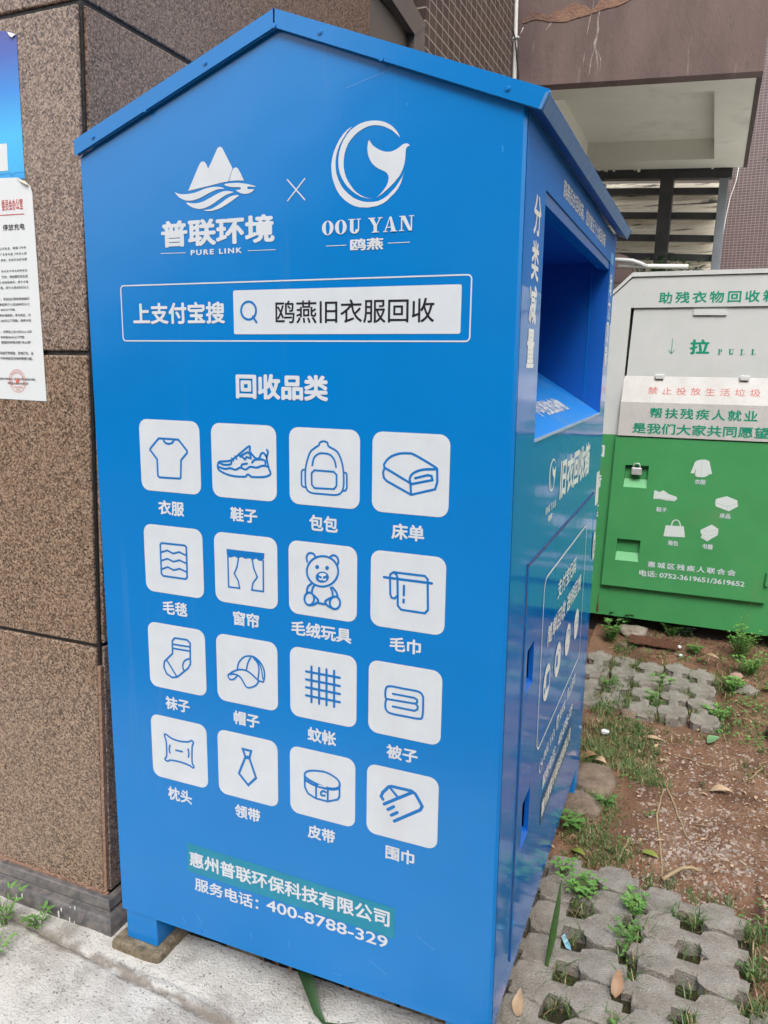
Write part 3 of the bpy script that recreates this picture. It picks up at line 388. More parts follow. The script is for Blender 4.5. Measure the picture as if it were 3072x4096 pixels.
# hopper: deep sloping recess behind the opening
XI = .16
b = MB(); sl_ = .60; zi = OZ0 + (XR - XI) * sl_
b.poly([(XR, OY0, OZ0), (XI, OY0, zi), (XI, OY0, OZ1), (XR, OY0, OZ1)])
b.poly([(XR, OY1, OZ0), (XI, OY1, zi), (XI, OY1, OZ1), (XR, OY1, OZ1)])
b.poly([(XR, OY0, OZ1), (XI, OY0, OZ1), (XI, OY1, OZ1), (XR, OY1, OZ1)])
b.poly([(XI, OY0, zi), (XI, OY1, zi), (XI, OY1, OZ1), (XI, OY0, OZ1)])
hopper = obj('hopper', b.xf(lean), BLUE_SHADE, bin_)
b = MB().poly([(XR + .001, OY0, OZ0 - .001), (XR + .001, OY1, OZ0 - .001), (XI, OY1, zi), (XI, OY0, zi)])
FLOORM = mat('dusty_blue_chute', [(.0, .21, .68, 0), (.0, .22, .68, .52), (.10, .26, .50, .66), (.26, .25, .26, .8)], scale=3.2, rough=.45, detail=8)
chute = obj('chute', b.xf(lean), FLOORM, bin_)
b = MB().box(XR - .052, XR - .049, OY1 - .0035, OY1 - .0005, OZ0 + .03, OZ1 - .001)
obj('seam', b.xf(lean), BLUE, hopper)
b = MB()       # hemmed lintel and bright worn sill lip
b.box(XR - .030, XR - .002, OY0 + .001, OY1 - .001, OZ1 - .022, OZ1 - .001)
obj('lintel', b.xf(lean), BLUE, bin_)
b = MB().box(XR - .001, XR + .003, OY0, OY1, OZ0 - .004, OZ0 + .001)
obj('sill_lip', b.xf(lean), mat('pale_worn_edge', [(.25, .40, .62), (.40, .50, .62)], scale=40, rough=.4), bin_)
b = MB()
def PC(u, v, h=0):       # on the sloping chute, u along the bin, v up the slope
    x = XR - v / math.hypot(1, sl_); return lean(x - 0 , u, OZ0 + (XR - x) * sl_ + h)
put_text(b, lambda u, v, h: PC(u, v, h), '不可投放杂物', (.43, .83, .045, .10), .04, .0012)
obj('lettering', b, VINYL, chute)
# lower door with two lock recesses
cy = [.158, .186, .250, .288, 1.128]
b = MB(); DX = XR + .004
holed(b, DX, .158, 1.128, -1.10, -.256, (L1, L2))
o_ = [(XR + .0008, .158, -1.10), (XR + .0008, 1.128, -1.10), (XR + .0008, 1.128, -.256), (XR + .0008, .158, -.256)]; q_ = [(DX, p[1], p[2]) for p in o_]
for i in range(4): b.poly([o_[i], o_[(i + 1) % 4], q_[(i + 1) % 4], q_[i]])
door = obj('door', b.xf(lean), PRINT, bin_)
b = MB().box(XR + .001, DX - .0012, .155, .1575, -1.10, -.25).box(XR + .001, DX - .0004, .158, 1.128, -.2555, -.2525)
obj('door_gap', b.xf(lean), mat('grimy_gap', [(.01, .04, .13), (.08, .08, .09)], scale=40, rough=.8), door)
for q in (L1, L2):
    b = MB(); y0, y1, z0, z1 = q; xi = XR - .05; zm = z0 + (z1 - z0) * .40; xl_ = XR - .006
    for f in ([(DX, y0, z1), (DX, y1, z1), (xl_, y1, z1), (xl_, y0, z1)], [(DX, y0, z0), (DX, y0, z1), (xl_, y0, z1), (xl_, y0, z0)], [(DX, y1, z0), (DX, y1, z1), (xl_, y1, z1), (xl_, y1, z0)]): b.poly(f)
    lr = obj('lock_recess', b.xf(lean), BLUE_SHADE, door)         # open to the dark inside of the bin above the flap
    obj('recess_flap', MB().poly([(DX, y0, z0), (DX, y1, z0), (xi, y1, zm), (xi, y0, zm)]).xf(lean), BLUE_SHADE, lr)
b = MB()
for k in range(28):
    z1 = -.256 - k * .0300; b.box(XR + .0008, XR + .0042, 1.130, 1.144, z1 - .0285, z1 - .001)
obj('hinge', b.xf(lean), BLUE, bin_)
# roof
b = MB(); t = .003
RL, RP, RR = (-.1165, .5335), (.3308, .6990), (.8003, .5220)
b.prism([(RL[0], -.0008, RL[1]), (RP[0], -.0008, RP[1]), (RP[0], -.0008, RP[1] - t), (RL[0], -.0008, RL[1] - t)], (0, D + .03, 0))
b.prism([(RP[0], -.0008, RP[1]), (RR[0], -.0008, RR[1]), (RR[0], -.0008, RR[1] - t), (RP[0], -.0008, RP[1] - t)], (0, D + .03, 0))
roof = obj('roof', b, BLUE, bin_, bevel=.0012)
for pts, rv in (([(-.1165, .5090), (-.1165, .5338), (.3305, .6992), (.3305, .6742)], ((-.0699, .5365), (.1903, .6341))), ([(.3312, .6742), (.3312, .6992), (.8003, .5223), (.7900, .4985)], ((.418, .6525), (.7382, .531)))):
    tr = obj('gable_trim', MB().prism([(x, -.0105, z) for x, z in pts], (0, .0095, 0)), BLUE, bin_, bevel=.0018)
    for x, z in rv:
        b = MB().tube([(x, -.0105, z), (x, -.0120, z)], .0044, 14).tube([(x, -.0120, z), (x, -.0132, z)], .0036, 14, .0026)
        rvt = obj('rivet', b, BLUE, tr); b = MB().tube([(x, -.0132, z), (x, -.01345, z)], .0011, 8)
for x, z in ((.0558, .5715), (.5285, .5990), (.3310, .6745)): obj('paint_blob', MB().tube([(x, -.0095, z), (x, -.0125, z)], .0042, 10), BLUE, roof)
b = MB().prism([(.8003, -.0112, .5188), (.7905, -.0112, .4975), (.7880, -.0112, .4985), (.7972, -.0112, .5188)], (0, D + .029, 0))
obj('eave_trim', b, BLUE_WORN, bin_, bevel=.001)
obj('eave_underside', MB().prism([(.7885, -.0005, .4995), (.7640, -.0005, .5075), (.7640, -.0005, .5105), (.7885, -.0005, .5025)], (0, D + .018, 0)), BLUE_SHADE, bin_)
# legs
for x0, x1, y0, y1, zb in ((-.1045, -.0180, .003, .09, -1.2255), (.682, .766, .01, .095, GZ), (-.1045, -.018, D - .2, D - .11, GZ), (.690, .764, D - .16, D - .085, GZ)):
    obj('leg', MB().box(x0, x1, y0, y1, zb, ZB), BLUE, bin_, bevel=.002)
# ---- prints on the near side
icon_label = dict(shirt='T-shirt', shoe='sports shoe', blanket='zigzag blanket', curtain='curtain', backpack='backpack', bed_sheet='folded bed sheet', toy='sitting toy bear', towel='hanging towel', sock='sock', cap='peaked cap', net='mosquito net grid', quilt='folded quilt', pillow='pillow', tie='necktie', belt='belt', scarf='fringed scarf')
for k, q in TILE.items():
    tl = obj('icon_tile', MB().poly([PA(x, z, .0006) for x, z in rrect(*q, .019)]), VINYL, bin_, label='white rounded square with a %s icon' % icon_label[k])
    b, bw = MB(), MB(); draw(b, bw, PA, ICON[k], .001)
    obj('pictogram', b, INK_BLUE, tl)
    if bw.f: obj('pictogram_highlight', bw, VINYL, tl)
    s_, bx = CAP[k]; b = MB(); put_text(b, PA, s_, bx, .03, .0006); obj('caption', b, VINYL, tl)
for k in EMB:
    b = MB(); draw(b, None, PA, EMB[k], .0006); obj('emblem', b, VINYL, bin_, label='white mountain and wave emblem' if k == 'mountain' else 'white bird in a crescent ring emblem')
for i, (p, q) in enumerate(LINES['A']):
    b = MB(); stroke(b, PA, [p, q], .0011 if i < 4 else .0022, False, .0006 + i * 4e-5); obj('rule_line' if i < 4 else 'cross_stroke', b, VINYL, bin_)
q = LINES['sbox']; b = MB(); stroke(b, PA, rrect(*q, .007), .0024, True, .0006); sb = obj('search_box', b, VINYL, bin_)
obj('search_field', MB().poly([PA(x, z, .0006) for x, z in rrect(*LINES['white'], .0035)]), VINYL, sb)
mg = LINES['mag']; rr = mg[0][0] - mg[1][0]; b = MB()
stroke(b, PA, [(mg[0][0] + rr * math.cos(t * math.pi / 12), mg[0][1] + rr * math.sin(t * math.pi / 12)) for t in range(24)], .0042, True, .001); stroke(b, PA, mg[2:], .0042, False, .00104)
obj('magnifier', b, INK_BLUE, sb)
q = LINES['strip']; obj('company_strip', MB().poly([PA(x, z, .0004) for x, z in q]), TEAL, bin_)
for ky, s_, bx, bd in TX:
    b = MB(); put_text(b, PA, s_, bx, bd, .0010 if ky == 'k' else .0008); obj('lettering', b, INK_BLACK if ky == 'k' else VINYL, sb if ky == 'k' else bin_)
# scratches
b = MB()
for p, q in (((.4625, .5663), (.5525, .5881)), ((.7312, .4528), (.7321, .4443)), ((.57, .531), (.5712, .529)), ((.06, -1.118), (.066, -1.131)), ((.24, -1.10), (.243, -1.115)), ((.335, -1.09), (.336, -1.105)), ((.10, -1.10), (.112, -1.12)), ((.62, -.98), (.66, -1.0)), ((.44, -1.13), (.46, -1.128)), ((.52, -1.07), (.56, -1.09))):
    b = MB(); stroke(b, PA, [p, q], .0008, False, .0003)
    obj('scratch', b, mat('scratched_paint', [(.10, .33, .70)], rough=.5), bin_)
# ---- prints on the right side
H = .0012; HD = .0052
BT2 = []
for s_, bx, bd in BT:
    w_ = bx[1] - bx[0]
    if '，' in s_: BT2 += [(s_[:8], [bx[0], bx[0] + w_ * 7.3 / 18, bx[2], bx[3]], bd), (s_[8:], [bx[0] + w_ * 8.05 / 18, bx[1], bx[2], bx[3]], bd)]
    elif '：' in s_: BT2 += [(s_[:5], [bx[0], bx[0] + w_ * .405, bx[2], bx[3]], bd), (s_[5:], [bx[0] + w_ * .475, bx[1], bx[2] + .003, bx[3] - .002], bd)]
    else: BT2.append((s_, bx, bd))
for s_, bx, bd in BT2:
    if bx[2] > .42: h = .0012
    else: h = HD if bx[2] < -.26 else H
    b = MB(); put_text(b, PB, s_, bx, bd, h); obj('lettering', b, VINYL_B, bin_)
for s_, (yl, yr, zt, zb) in (('分类减量', (.076, .136, .402, .110)), ('助力双碳', (1.196, 1.246, .395, .113))):
    b = MB(); hh = (zt - zb) / 4
    for i, c_ in enumerate(s_): put_text(b, PB, c_, (yl + .004 * i * -1 if yl < .5 else yl - .008 * i, yr - .004 * i if yl < .5 else yr - .008 * i, zt - hh * (i + .95), zt - hh * (i + .05)), .024, H)
    obj('lettering', b, VINYL_B, bin_)
bx0 = [min(p[0] for it in EMB['bird'] for p in it[2]), max(p[0] for it in EMB['bird'] for p in it[2]), min(p[1] for it in EMB['bird'] for p in it[2]), max(p[1] for it in EMB['bird'] for p in it[2])]
for bx, h in (((.3344, .4149, -.1428, -.0736), H), ((.3672, .4132, -.7961, -.7666), HD)):
    b = MB(); draw(b, None, lambda u, v, hh: PB(bx[0] + (bx[1] - bx[0]) * (u - bx0[0]) / (bx0[1] - bx0[0]), bx[2] + (bx[3] - bx[2]) * (v - bx0[2]) / (bx0[3] - bx0[2]), hh), EMB['bird'], h)
    obj('emblem', b, VINYL_B, bin_)
b = MB()
stroke(b, PB, [(.340, -.197), (.346, -.197)], .0012, False, H); stroke(b, PB, [(.398, -.197), (.41, -.197)], .0012, False, H)
stroke(b, PB, rrect(.322, .958, -.718, -.323, .03), .0055, True, HD)
obj('frame_line', b, VINYL_B, bin_)
for i, (u, v) in enumerate(((.411, -.587), (.553, -.584), (.704, -.5835), (.853, -.5875))):
    r = .043; ds = obj('step_disc', MB().poly([PB(u + r * math.cos(t * math.pi / 16), v + r * math.sin(t * math.pi / 16), HD) for t in range(32)]), VINYL_B, bin_)
    b = MB(); h = HD + .0004
    if i == 0: b.poly([PB(u - .008 + x, v - .016 + y, h) for x, y in Q(0, 0, .040, .036)]); b.poly([PB(u - .032 + x, v - .018 + y, h) for x, y in Q(0, 0, .014, .014)])
    elif i == 1: b.poly([PB(u - .024 + x, v - .014 + y, h) for x, y in Q(0, 0, .024, .030)]); stroke(b, PB, [(u + .012, v + .018), (u + .026, v + .018), (u + .03, v + .005)], .003, False, h)
    elif i == 2: stroke(b, PB, [(u - .03, v + .012), (u - .005, v + .026), (u + .028, v + .018), (u + .03, v - .01)], .0028, False, h); b.poly([PB(u + x, v + .01 + y, h) for x, y in Q(.012, 0, .02, .008)]); stroke(b, PB, [(u - .012, v - .016), (u - .002, v - .014)], .003, False, h)
    else: stroke(b, PB, [(u - .026, v - .02), (u - .022, v + .006), (u - .006, v + .008)], .003, False, h); stroke(b, PB, [(u + .02 + .009 * math.cos(t), v + .004 + .009 * math.sin(t)) for t in (k * math.pi / 6 for k in range(12))], .003, True, h + 4e-5)
    obj('pictogram', b, INK_BLUE, ds)
b = MB()
for u in (.482, .628, .779):
    b = MB(); stroke(b, PB, [(u - .005, -.572), (u + .005, -.584), (u - .005, -.596)], .002, False, HD); obj('step_arrow', b, VINYL_B, bin_)
b = MB(); stroke(b, PB, rrect(.590, .622, -.788, -.752, .006), .0025, True, HD); b.poly([PB(x, z, HD + 4e-5) for x, z in rrect(.592, .620, -.786, -.754, .005)])
ai = obj('payment_badge', b, VINYL_B, bin_); b = MB(); put_text(b, PB, '支', (.595, .617, -.783, -.757), .02, HD + .0006); obj('lettering', b, INK_BLUE, ai)
obj('company_strip', MB().poly([PB(u, v, .0046) for u, v in ((.415, -.885), (.868, -.882), (.868, -.950), (.42, -.952))]), mat('slate_strip', [(.02, .10, .20)], rough=.25), bin_)
obj('sticker', MB().poly([PB(u, v, H) for u, v in rrect(1.185, 1.252, .419, .450, .004)]), mat('cyan_sticker', [(.03, .42, .75), (.1, .52, .8)], scale=200, rough=.3), bin_)
obj('sticker', MB().poly([PB(u, v, H) for u, v in rrect(1.150, 1.226, -.304, -.200, .010)]), VINYL_B, bin_)
ov = obj('payment_badge', MB().poly([PB(1.176 + .030 * math.cos(t * math.pi / 16), -.432 + .046 * math.sin(t * math.pi / 16), .003) for t in range(32)]), VINYL_B, bin_)
b = MB(); put_text(b, PB, '支', (1.160, 1.192, -.458, -.410), .01, .0035); obj('lettering', b, INK_BLUE, ov)

# ================================================================ GREEN AND WHITE BIN
gb = root('donation_bin', 'white and green metal donation bin with pull flap and locked green door', 'donation bin', (1.2, 3.2, GZ))
gs = lambda x, y, z: (x + .0284 * z, y, z)
GX0, GX1, GY, GYB, GZB, GZT, GZM = .47, 1.93, 2.8, 3.5, -1.163, .548, -.2145
b = MB()
prof = [(GX0, GZM), (GX0, .37), (.654, GZT), (1.76, GZT), (GX1, .39), (GX1, GZM)]
FX0, FX1, FZ0, FZ1 = .657, 1.74, .078, .405
b.poly([(x, GY, z) for x, z in [(GX0, GZM), (FX0, GZM), (FX0, FZ1), (FX0, GZT), (.654, GZT), (GX0, .37)]])
b.poly([(x, GY, z) for x, z in [(FX0, FZ1), (FX1, FZ1), (FX1, GZT), (FX0, GZT)]])
b.poly([(x, GY, z) for x, z in [(FX1, GZM), (GX1, GZM), (GX1, .39), (1.76, GZT), (FX1, GZT), (FX1, FZ1)]])
b.poly([(x, GYB, z) for x, z in prof])
for i in range(len(prof)):
    p, q = prof[i], prof[(i + 1) % len(prof)]
    if i != len(prof) - 1: b.poly([(p[0], GY, p[1]), (q[0], GY, q[1]), (q[0], GYB, q[1]), (p[0], GYB, p[1])])
upper = obj('upper_body', b.xf(gs), WHITE_P, gb)
b = MB().box(GX0, GX1, GY, GYB, GZB, GZM - .0005)
obj('lower_body', b.xf(gs), GREEN_P, gb)
b = MB()
for p, q in (((GX0 - .012, .362), (.650, GZT + .003)), ((.650, GZT + .003), (1.764, GZT + .003)), ((1.764, GZT + .003), (GX1 + .012, .38))):
    b.prism([(p[0], GY - .008, p[1]), (q[0], GY - .008, q[1]), (q[0], GY - .008, q[1] + .020), (p[0], GY - .008, p[1] + .020)], (0, GYB - GY + .05, 0))
obj('roof', b.xf(gs), specks(mat('stained_white_roof', [(.50, .51, .49), (.60, .61, .59)], scale=8, rough=.5), (.22, .13, .07), 18, .62, .8, .08), gb)
b = MB()
b.poly([(FX0 + .010, GY + .012, FZ0), (FX1, GY + .012, FZ0), (FX1, GY + .010, FZ1), (FX0 + .014, GY + .010, FZ1)])
flap = obj('pull_flap', b.xf(gs), WHITE_P, gb)
obj('flap_handle', MB().prism([(.945, GY + .002, .395), (1.09, GY + .002, .393), (1.09, GY + .001, .366), (.945, GY + .001, .368)], (0, .02, 0)).xf(gs), WHITE_P, flap)
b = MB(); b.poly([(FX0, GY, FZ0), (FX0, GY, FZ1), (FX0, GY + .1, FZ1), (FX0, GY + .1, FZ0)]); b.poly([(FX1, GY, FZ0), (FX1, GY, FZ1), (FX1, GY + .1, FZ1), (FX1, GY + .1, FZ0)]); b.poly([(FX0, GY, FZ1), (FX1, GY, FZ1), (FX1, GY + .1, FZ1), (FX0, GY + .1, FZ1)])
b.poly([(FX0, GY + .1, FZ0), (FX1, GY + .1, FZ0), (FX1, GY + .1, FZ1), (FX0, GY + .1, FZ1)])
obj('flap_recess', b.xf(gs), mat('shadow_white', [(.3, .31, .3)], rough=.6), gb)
b = MB(); TZ = -.048
b.poly([(FX0, GY + .012, FZ0), (FX1, GY + .012, FZ0), (FX1, GY - .035, TZ), (FX0, GY - .035, TZ)])
b.poly([(FX0, GY - .035, TZ), (FX1, GY - .035, TZ), (FX1, GY - .035, GZM), (FX0, GY - .035, GZM)])
b.poly([(FX0, GY + .012, FZ0), (FX0, GY - .035, TZ), (FX0, GY + .02, TZ)]); b.poly([(FX0, GY - .035, TZ), (FX0, GY - .035, GZM), (FX0, GY, GZM), (FX0, GY, TZ)])
b.poly([(FX0, GY - .035, GZM), (FX1, GY - .035, GZM), (FX1, GY, GZM), (FX0, GY, GZM)])
tray = obj('chute_tray', b.xf(gs), WHITE_DIRT, gb)
for x in (.8256, 1.2046):
    b = MB().box(x - .022, x + .022, GY - .004, GY + .010, .0765, .083); b.tube([(x - .020, GY + .001, .0845), (x + .020, GY + .001, .0845)], .0042, 8)
    b.box(x - .019, x + .019, GY - .006, GY + .004, .066, .0762); obj('flap_hinge', b, WHITE_P, gb, bevel=.001)
# door
DL, DR, DT, DB, DY = .6492, 1.420, -.2215, -.9935, GY - .028
holes = [(.7085, .8210, -.4735, -.361), (.7055, .8190, -.8545, -.742)]
cx = sorted({DL, DR, *(h[0] for h in holes), *(h[1] for h in holes)}); cz = sorted({DT, DB, *(h[2] for h in holes), *(h[3] for h in holes)})
b = MB()
for i in range(len(cx) - 1):
    for j in range(len(cz) - 1):
        xm, zm = (cx[i] + cx[i + 1]) / 2, (cz[j] + cz[j + 1]) / 2
        if any(h[0] < xm < h[1] and h[2] < zm < h[3] for h in holes): continue
        b.poly([(cx[i], DY, cz[j]), (cx[i + 1], DY, cz[j]), (cx[i + 1], DY, cz[j + 1]), (cx[i], DY, cz[j + 1])])
c_ = [(DL, DT), (DR, DT), (DR, DB), (DL, DB)]
for i in range(4):
    p, q = c_[i], c_[(i + 1) % 4]; b.poly([(p[0], DY, p[1]), (q[0], DY, q[1]), (q[0], GY - .003, q[1]), (p[0], GY - .003, p[1])])
gd = obj('door', b.xf(gs), GREEN_P, gb)
for x0, x1, z0, z1 in holes:
    b = MB(); yi = DY + .026; zm = z0 + (z1 - z0) * .36
    for f in ([(x0, DY, z1), (x1, DY, z1), (x1, yi, z1), (x0, yi, z1)], [(x0, yi, z1), (x1, yi, z1), (x1, yi, zm), (x0, yi, zm)], [(x0, DY, z0), (x0, DY, z1), (x0, yi, z1), (x0, yi, zm)], [(x1, DY, z0), (x1, DY, z1), (x1, yi, z1), (x1, yi, zm)]): b.poly(f)
    gr = obj('lock_recess', b.xf(gs), GREEN_P, gd)
    obj('recess_flap', MB().poly([(x0, DY, z0), (x1, DY, z0), (x1, yi, zm), (x0, yi, zm)]).xf(gs), GREEN_L, gr)
b = MB().box(1.4045, 1.424, DY - .010, DY - .0005, -.905, -.838); b.tube([(1.412, DY - .012, -.905), (1.412, DY - .012, -.838)], .006, 8); obj('door_hinge', b.xf(gs), GREEN_P, gd)
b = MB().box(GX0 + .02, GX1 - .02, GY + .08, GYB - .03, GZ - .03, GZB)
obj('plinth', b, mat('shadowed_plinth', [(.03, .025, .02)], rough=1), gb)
def on_door(u, v, h=0): return (u, DY - h, v)
sc = lambda y: lambda u, v, h=0: (1.062 + (u - 1.062) * (y + 1.257) / 4.057, y - h, .1159 + (v - .1159) * (y + 1.257) / 4.057)
for s_, bx, bd in GT:
    b = MB(); y = GY; m_ = GREEN_INK; par = upper
    if s_ in ('拉', 'PULL'): y = None; par = flap
    elif s_.startswith('禁'): y = None; m_ = RED_INK2; par = tray
    elif s_[0] in '帮是': y = GY - .035; par = tray
    elif bx[2] < -.25: y = DY; m_ = VINYL; par = gd
    if y is None:
        if par is flap: P_ = lambda u, v, h=0: (u, GY + .012 - .002 * (v - FZ0) / (FZ1 - FZ0) - h, v)
        else: P_ = lambda u, v, h=0: (u, GY - .035 + .047 * (v - TZ) / (FZ0 - TZ) - h, v)
    else: P_ = sc(y)
    put_text(b, P_, s_, bx, bd, .0012); obj('lettering', b, m_, par)
b = MB(); P_ = lambda u, v, h=0: (u, GY + .012 - .002 * (v - FZ0) / (FZ1 - FZ0) - h, v)
stroke(b, P_, [(.8704, .258), (.8705, .188)], .0028, False, .0012); stroke(b, P_, [(.857, .205), (.8705, .187), (.884, .205)], .0028, False, .00125)
obj('arrow_mark', b, GREEN_INK, flap)
for k, pts in GI.items():
    b = MB()
    if k == 'handle': stroke(b, sc(DY), smooth_pts(pts, False), .0055, False, .0012)
    else: b.poly([sc(DY)(x, z, .0012) for x, z in pts])
    pg = obj('pictogram', b, mat('pale_print', [(.60, .66, .64)], rough=.4), gd)
    b = MB(); xs = [p[0] for p in pts]; zs_ = [p[1] for p in pts]; cxm = sum(xs) / len(xs); czm = (max(zs_) + min(zs_)) / 2
    if k == 'shirt': stroke(b, sc(DY), [(cxm, max(zs_) - .006), (cxm, min(zs_) + .006)], .0012, False, .0016)
    elif k == 'shoe': stroke(b, sc(DY), [(min(xs) + .004, min(zs_) + .010), (cxm, min(zs_) + .006), (max(xs) - .004, min(zs_) + .010)], .0012, False, .0016)
    elif k == 'bedding': stroke(b, sc(DY), [(min(xs) + .003, czm), (cxm + .01, czm - .014), (max(xs) - .003, czm + .004)], .0014, False, .0016); stroke(b, sc(DY), [(cxm + .01, czm - .014), (cxm + .01, czm - .03)], .0014, False, .00165)
    elif k == 'books':
        for d_ in (.012, -.008, -.024): stroke(b, sc(DY), [(min(xs) + .004, czm + d_ + .006), (cxm, czm + d_ - .010), (max(xs) - .004, czm + d_ + .008)], .0013, False, .0016 + d_ * .002)
    if b.f: obj('pictogram_line', b, mat('grey_print_line', [(.30, .42, .36)], rough=.5), pg)
b = MB()
for i, c_ in enumerate('和谐惠城'): put_text(b, lambda u, v, h: (u, GY - h, v), c_, (.515 - .004 * i, .589 - .005 * i, -.335 - .155 * i, -.265 - .155 * i), .03, .0012)
obj('lettering', b, VINYL, gb)
obj('rust_streak', MB().poly([(x, GY - .001, z) for x, z in ((.6045, -1.06), (.6075, -1.05), (.608, -1.10), (.613, -1.145), (.606, -1.158), (.599, -1.145), (.604, -1.10))]), RUST, gb)
# padlock hanging in the upper lock recess
pk = root('padlock', 'small silver padlock hanging in the upper lock recess of the green door', 'padlock', (.754, DY, -.409))
obj('lock_body', MB().box(.729, .7785, DY - .010, DY + .008, -.4085, -.372), STEEL, pk, bevel=.004)
obj('shackle', MB().tube([(.738, DY - .001, -.374), (.738, DY - .001, -.360), (.742, DY, -.352), (.764, DY, -.352), (.768, DY - .001, -.360), (.768, DY - .001, -.374)], .0032, 8), STEEL, pk, smooth=True)

# ================================================================ GRANITE PILLAR with base moulding
pil = root('granite_pillar', 'speckled brown granite clad corner pillar with dark sealed joints and slate base', 'pillar', (-.6, .5, GZ))
ps = lambda x, y, z: (x + .0355 * (z - .80), y, z)
PX = -.136; PY = .05; Y1 = 1.40; g = .006
def slab(x0, x1, y0, y1, z0, z1, zr=None):    # one cladding slab (its z edges may slope along x)
    return MB().box(x0, x1, y0, y1, z0, z1).xf(ps)
z_j = (-1.176, -.531, .1315, .808, 1.60, 2.9); g = .0048
for i in range(5):
    z0, z1 = z_j[i] + (g if i else .0), z_j[i + 1] - g
    b = slab(-2.2, PX - .012, PY, PY + .03, z0, z1); obj('stone_slab', b, (GRAN_TAN, GRAN_TAN, GRAN, GRAN, GRAN_GREY)[i], pil, bevel=.003)
    b = slab(PX - .03, PX, PY + .012, Y1, z0, z1); obj('stone_slab', b, (GRAN, GRAN_TAN, GRAN_GREY, GRAN_GREY, GRAN)[i], pil, bevel=.003)
b = MB().box(-2.2, PX - .006, PY + .006, Y1 - .01, GZ, 2.9).xf(ps); obj('sealed_core', b, JOINT, pil)
# reddish exposed corner strip low down
b = MB().box(PX - .0105, PX - .002, PY + .001, PY + .0105, -1.17, -.58).xf(ps); obj('corner_strip', b, GRAN_PINK, pil)
bp_ = [(.048, -1.1755), (.036, -1.1765), (.0325, -1.179), (.0265, -1.1975), (.0285, -1.1985), (.031, -1.2035), (.0285, -1.2075), (.021, -1.2085), (.016, -1.2095), (.0125, -1.2125), (.0085, -1.219), (.005, -1.227), (.0035, -1.236), (.004, -1.245), (.006, GZ - .01)]
b = MB(); px0 = -.203
ring_ = []
for y, z in bp_:
    o_ = PY - y; ring_.append([(-2.2, PY - o_, z), (px0 + o_ * 1.0, PY - o_, z), (px0 + o_ * 1.0, Y1, z)])
for i in range(len(ring_) - 1):
    for j in range(2): b.poly([ring_[i][j], ring_[i][j + 1], ring_[i + 1][j + 1], ring_[i + 1][j]])
b.poly([ring_[0][0], ring_[0][1], (px0 - .03, PY + .03, -1.175), (-2.2, PY + .03, -1.175)])
obj('base_moulding', b, GRAN_BASE, pil, bevel=0)
b = MB()
for i in range(60):
    x = -.62 + i * .0072; 
    if x > px0 - .004: break
    b.box(x, x + .0070, PY - .0035 - random.random() * .002, PY + .004, -1.1785, -1.172 + random.random() * .004)
obj('mortar_bead', b, GRAN_PINK, pil)
b = MB()      # white lime drips on the base
for x, z, s_ in ((-.46, -1.222, .02), (-.44, -1.214, .012), (-.32, -1.225, .022), (-.29, -1.212, .014), (-.285, -1.232, .018), (-.275, -1.205, .01), (-.455, -1.230, .01), (-.31, -1.214, .01), (-.27, -1.238, .012)):
    yy = PY + .006 - .055
    t0 = [(.014, -1.211), (.002, -1.222), (-.006, -1.245)]
    y = .0128 if z > -1.2125 else .0035
    w_ = .0014 + random.random() * .002
    b.poly([(x - w_, y - .0008, z), (x + w_ * .6, y - .0008, z + .001), (x + w_ * .9, y - .0018, z - s_ * .6), (x + w_ * .2, y - .0022, z - s_), (x - w_ * .7, y - .0018, z - s_ * .55)])
obj('lime_drip', b, mat('lime', [(.62, .62, .60)], rough=.9), pil)
# posters
pp = root('poster', 'blue gradient poster stuck on the granite pillar above the white notice', 'poster', (-.40, .047, .492))
b = MB()
pq = [(-.62, .505), (-.62, .786), (-.352, .781), (-.328, .777), (-.309, .767), (-.3095, .74), (-.312, .60), (-.313, .492)]
b.prism([(x, .0488, z) for x, z in pq], (0, .0006, 0)); obj('sheet', b, POSTER, pp)
b = MB().poly([(-.332, .0470, .7765), (-.310, .0480, .769), (-.318, .0440, .763), (-.326, .0450, .769)]); obj('curled_corner', b, mat('poster_back', [(.62, .62, .58)], rough=.7), pp)
obj('code_patch', MB().poly([PN(x, z, .0018) for x, z in ((-.46, .512), (-.358, .511), (-.356, .565), (-.46, .568))]), PAPER_W, pp)
b = MB(); stroke(b, PN, [(-.45, .500), (-.352, .506), (-.351, .500), (-.34, .5055), (-.315, .505)], .0007, False, .0018); obj('bridge_line', b, INK_BLUE, pp)
no = root('notice', 'white printed fire safety notice with red heading and round red seal on the pillar', 'notice', (-.40, .047, .026))
b = MB(); b.prism([(x, .0485, z) for x, z in [(-.62, .030), (-.62, .503), (-.382, .498), (-.335, .4955), (-.312, .486), (-.299, .476), (-.295, .462), (-.2945, .30), (-.2940, .026)]], (0, .0007, 0))
obj('sheet', b, PAPER_W, no)
b = MB().poly([(-.336, .0478, .4955), (-.310, .0472, .4845), (-.300, .0470, .4765), (-.306, .0420, .4795), (-.318, .0430, .484)]); obj('curled_corner', b, mat('aged_paper', [(.5, .44, .35), (.62, .58, .5)], scale=40, rough=.8), no)
for i, (s_, bx) in enumerate(NT):
    b = MB(); put_text(b, PN, s_, bx, .012 if i > 1 else .006, .0022); obj('lettering', b, INK_RED if i == 0 else (INK_BLACK if i == 1 else INK_GREY), no)
b = MB(); stroke(b, PN, [(-.50, .4245), (-.322, .4215)], .0014, False, .0022); obj('red_rule', b, INK_RED, no)
b = MB(); sx, sz, sr = -.3755, .069, .0248
stroke(b, PN, [(sx + sr * math.cos(t * math.pi / 20), sz + sr * math.sin(t * math.pi / 20)) for t in range(40)], .0010, True, .0026)
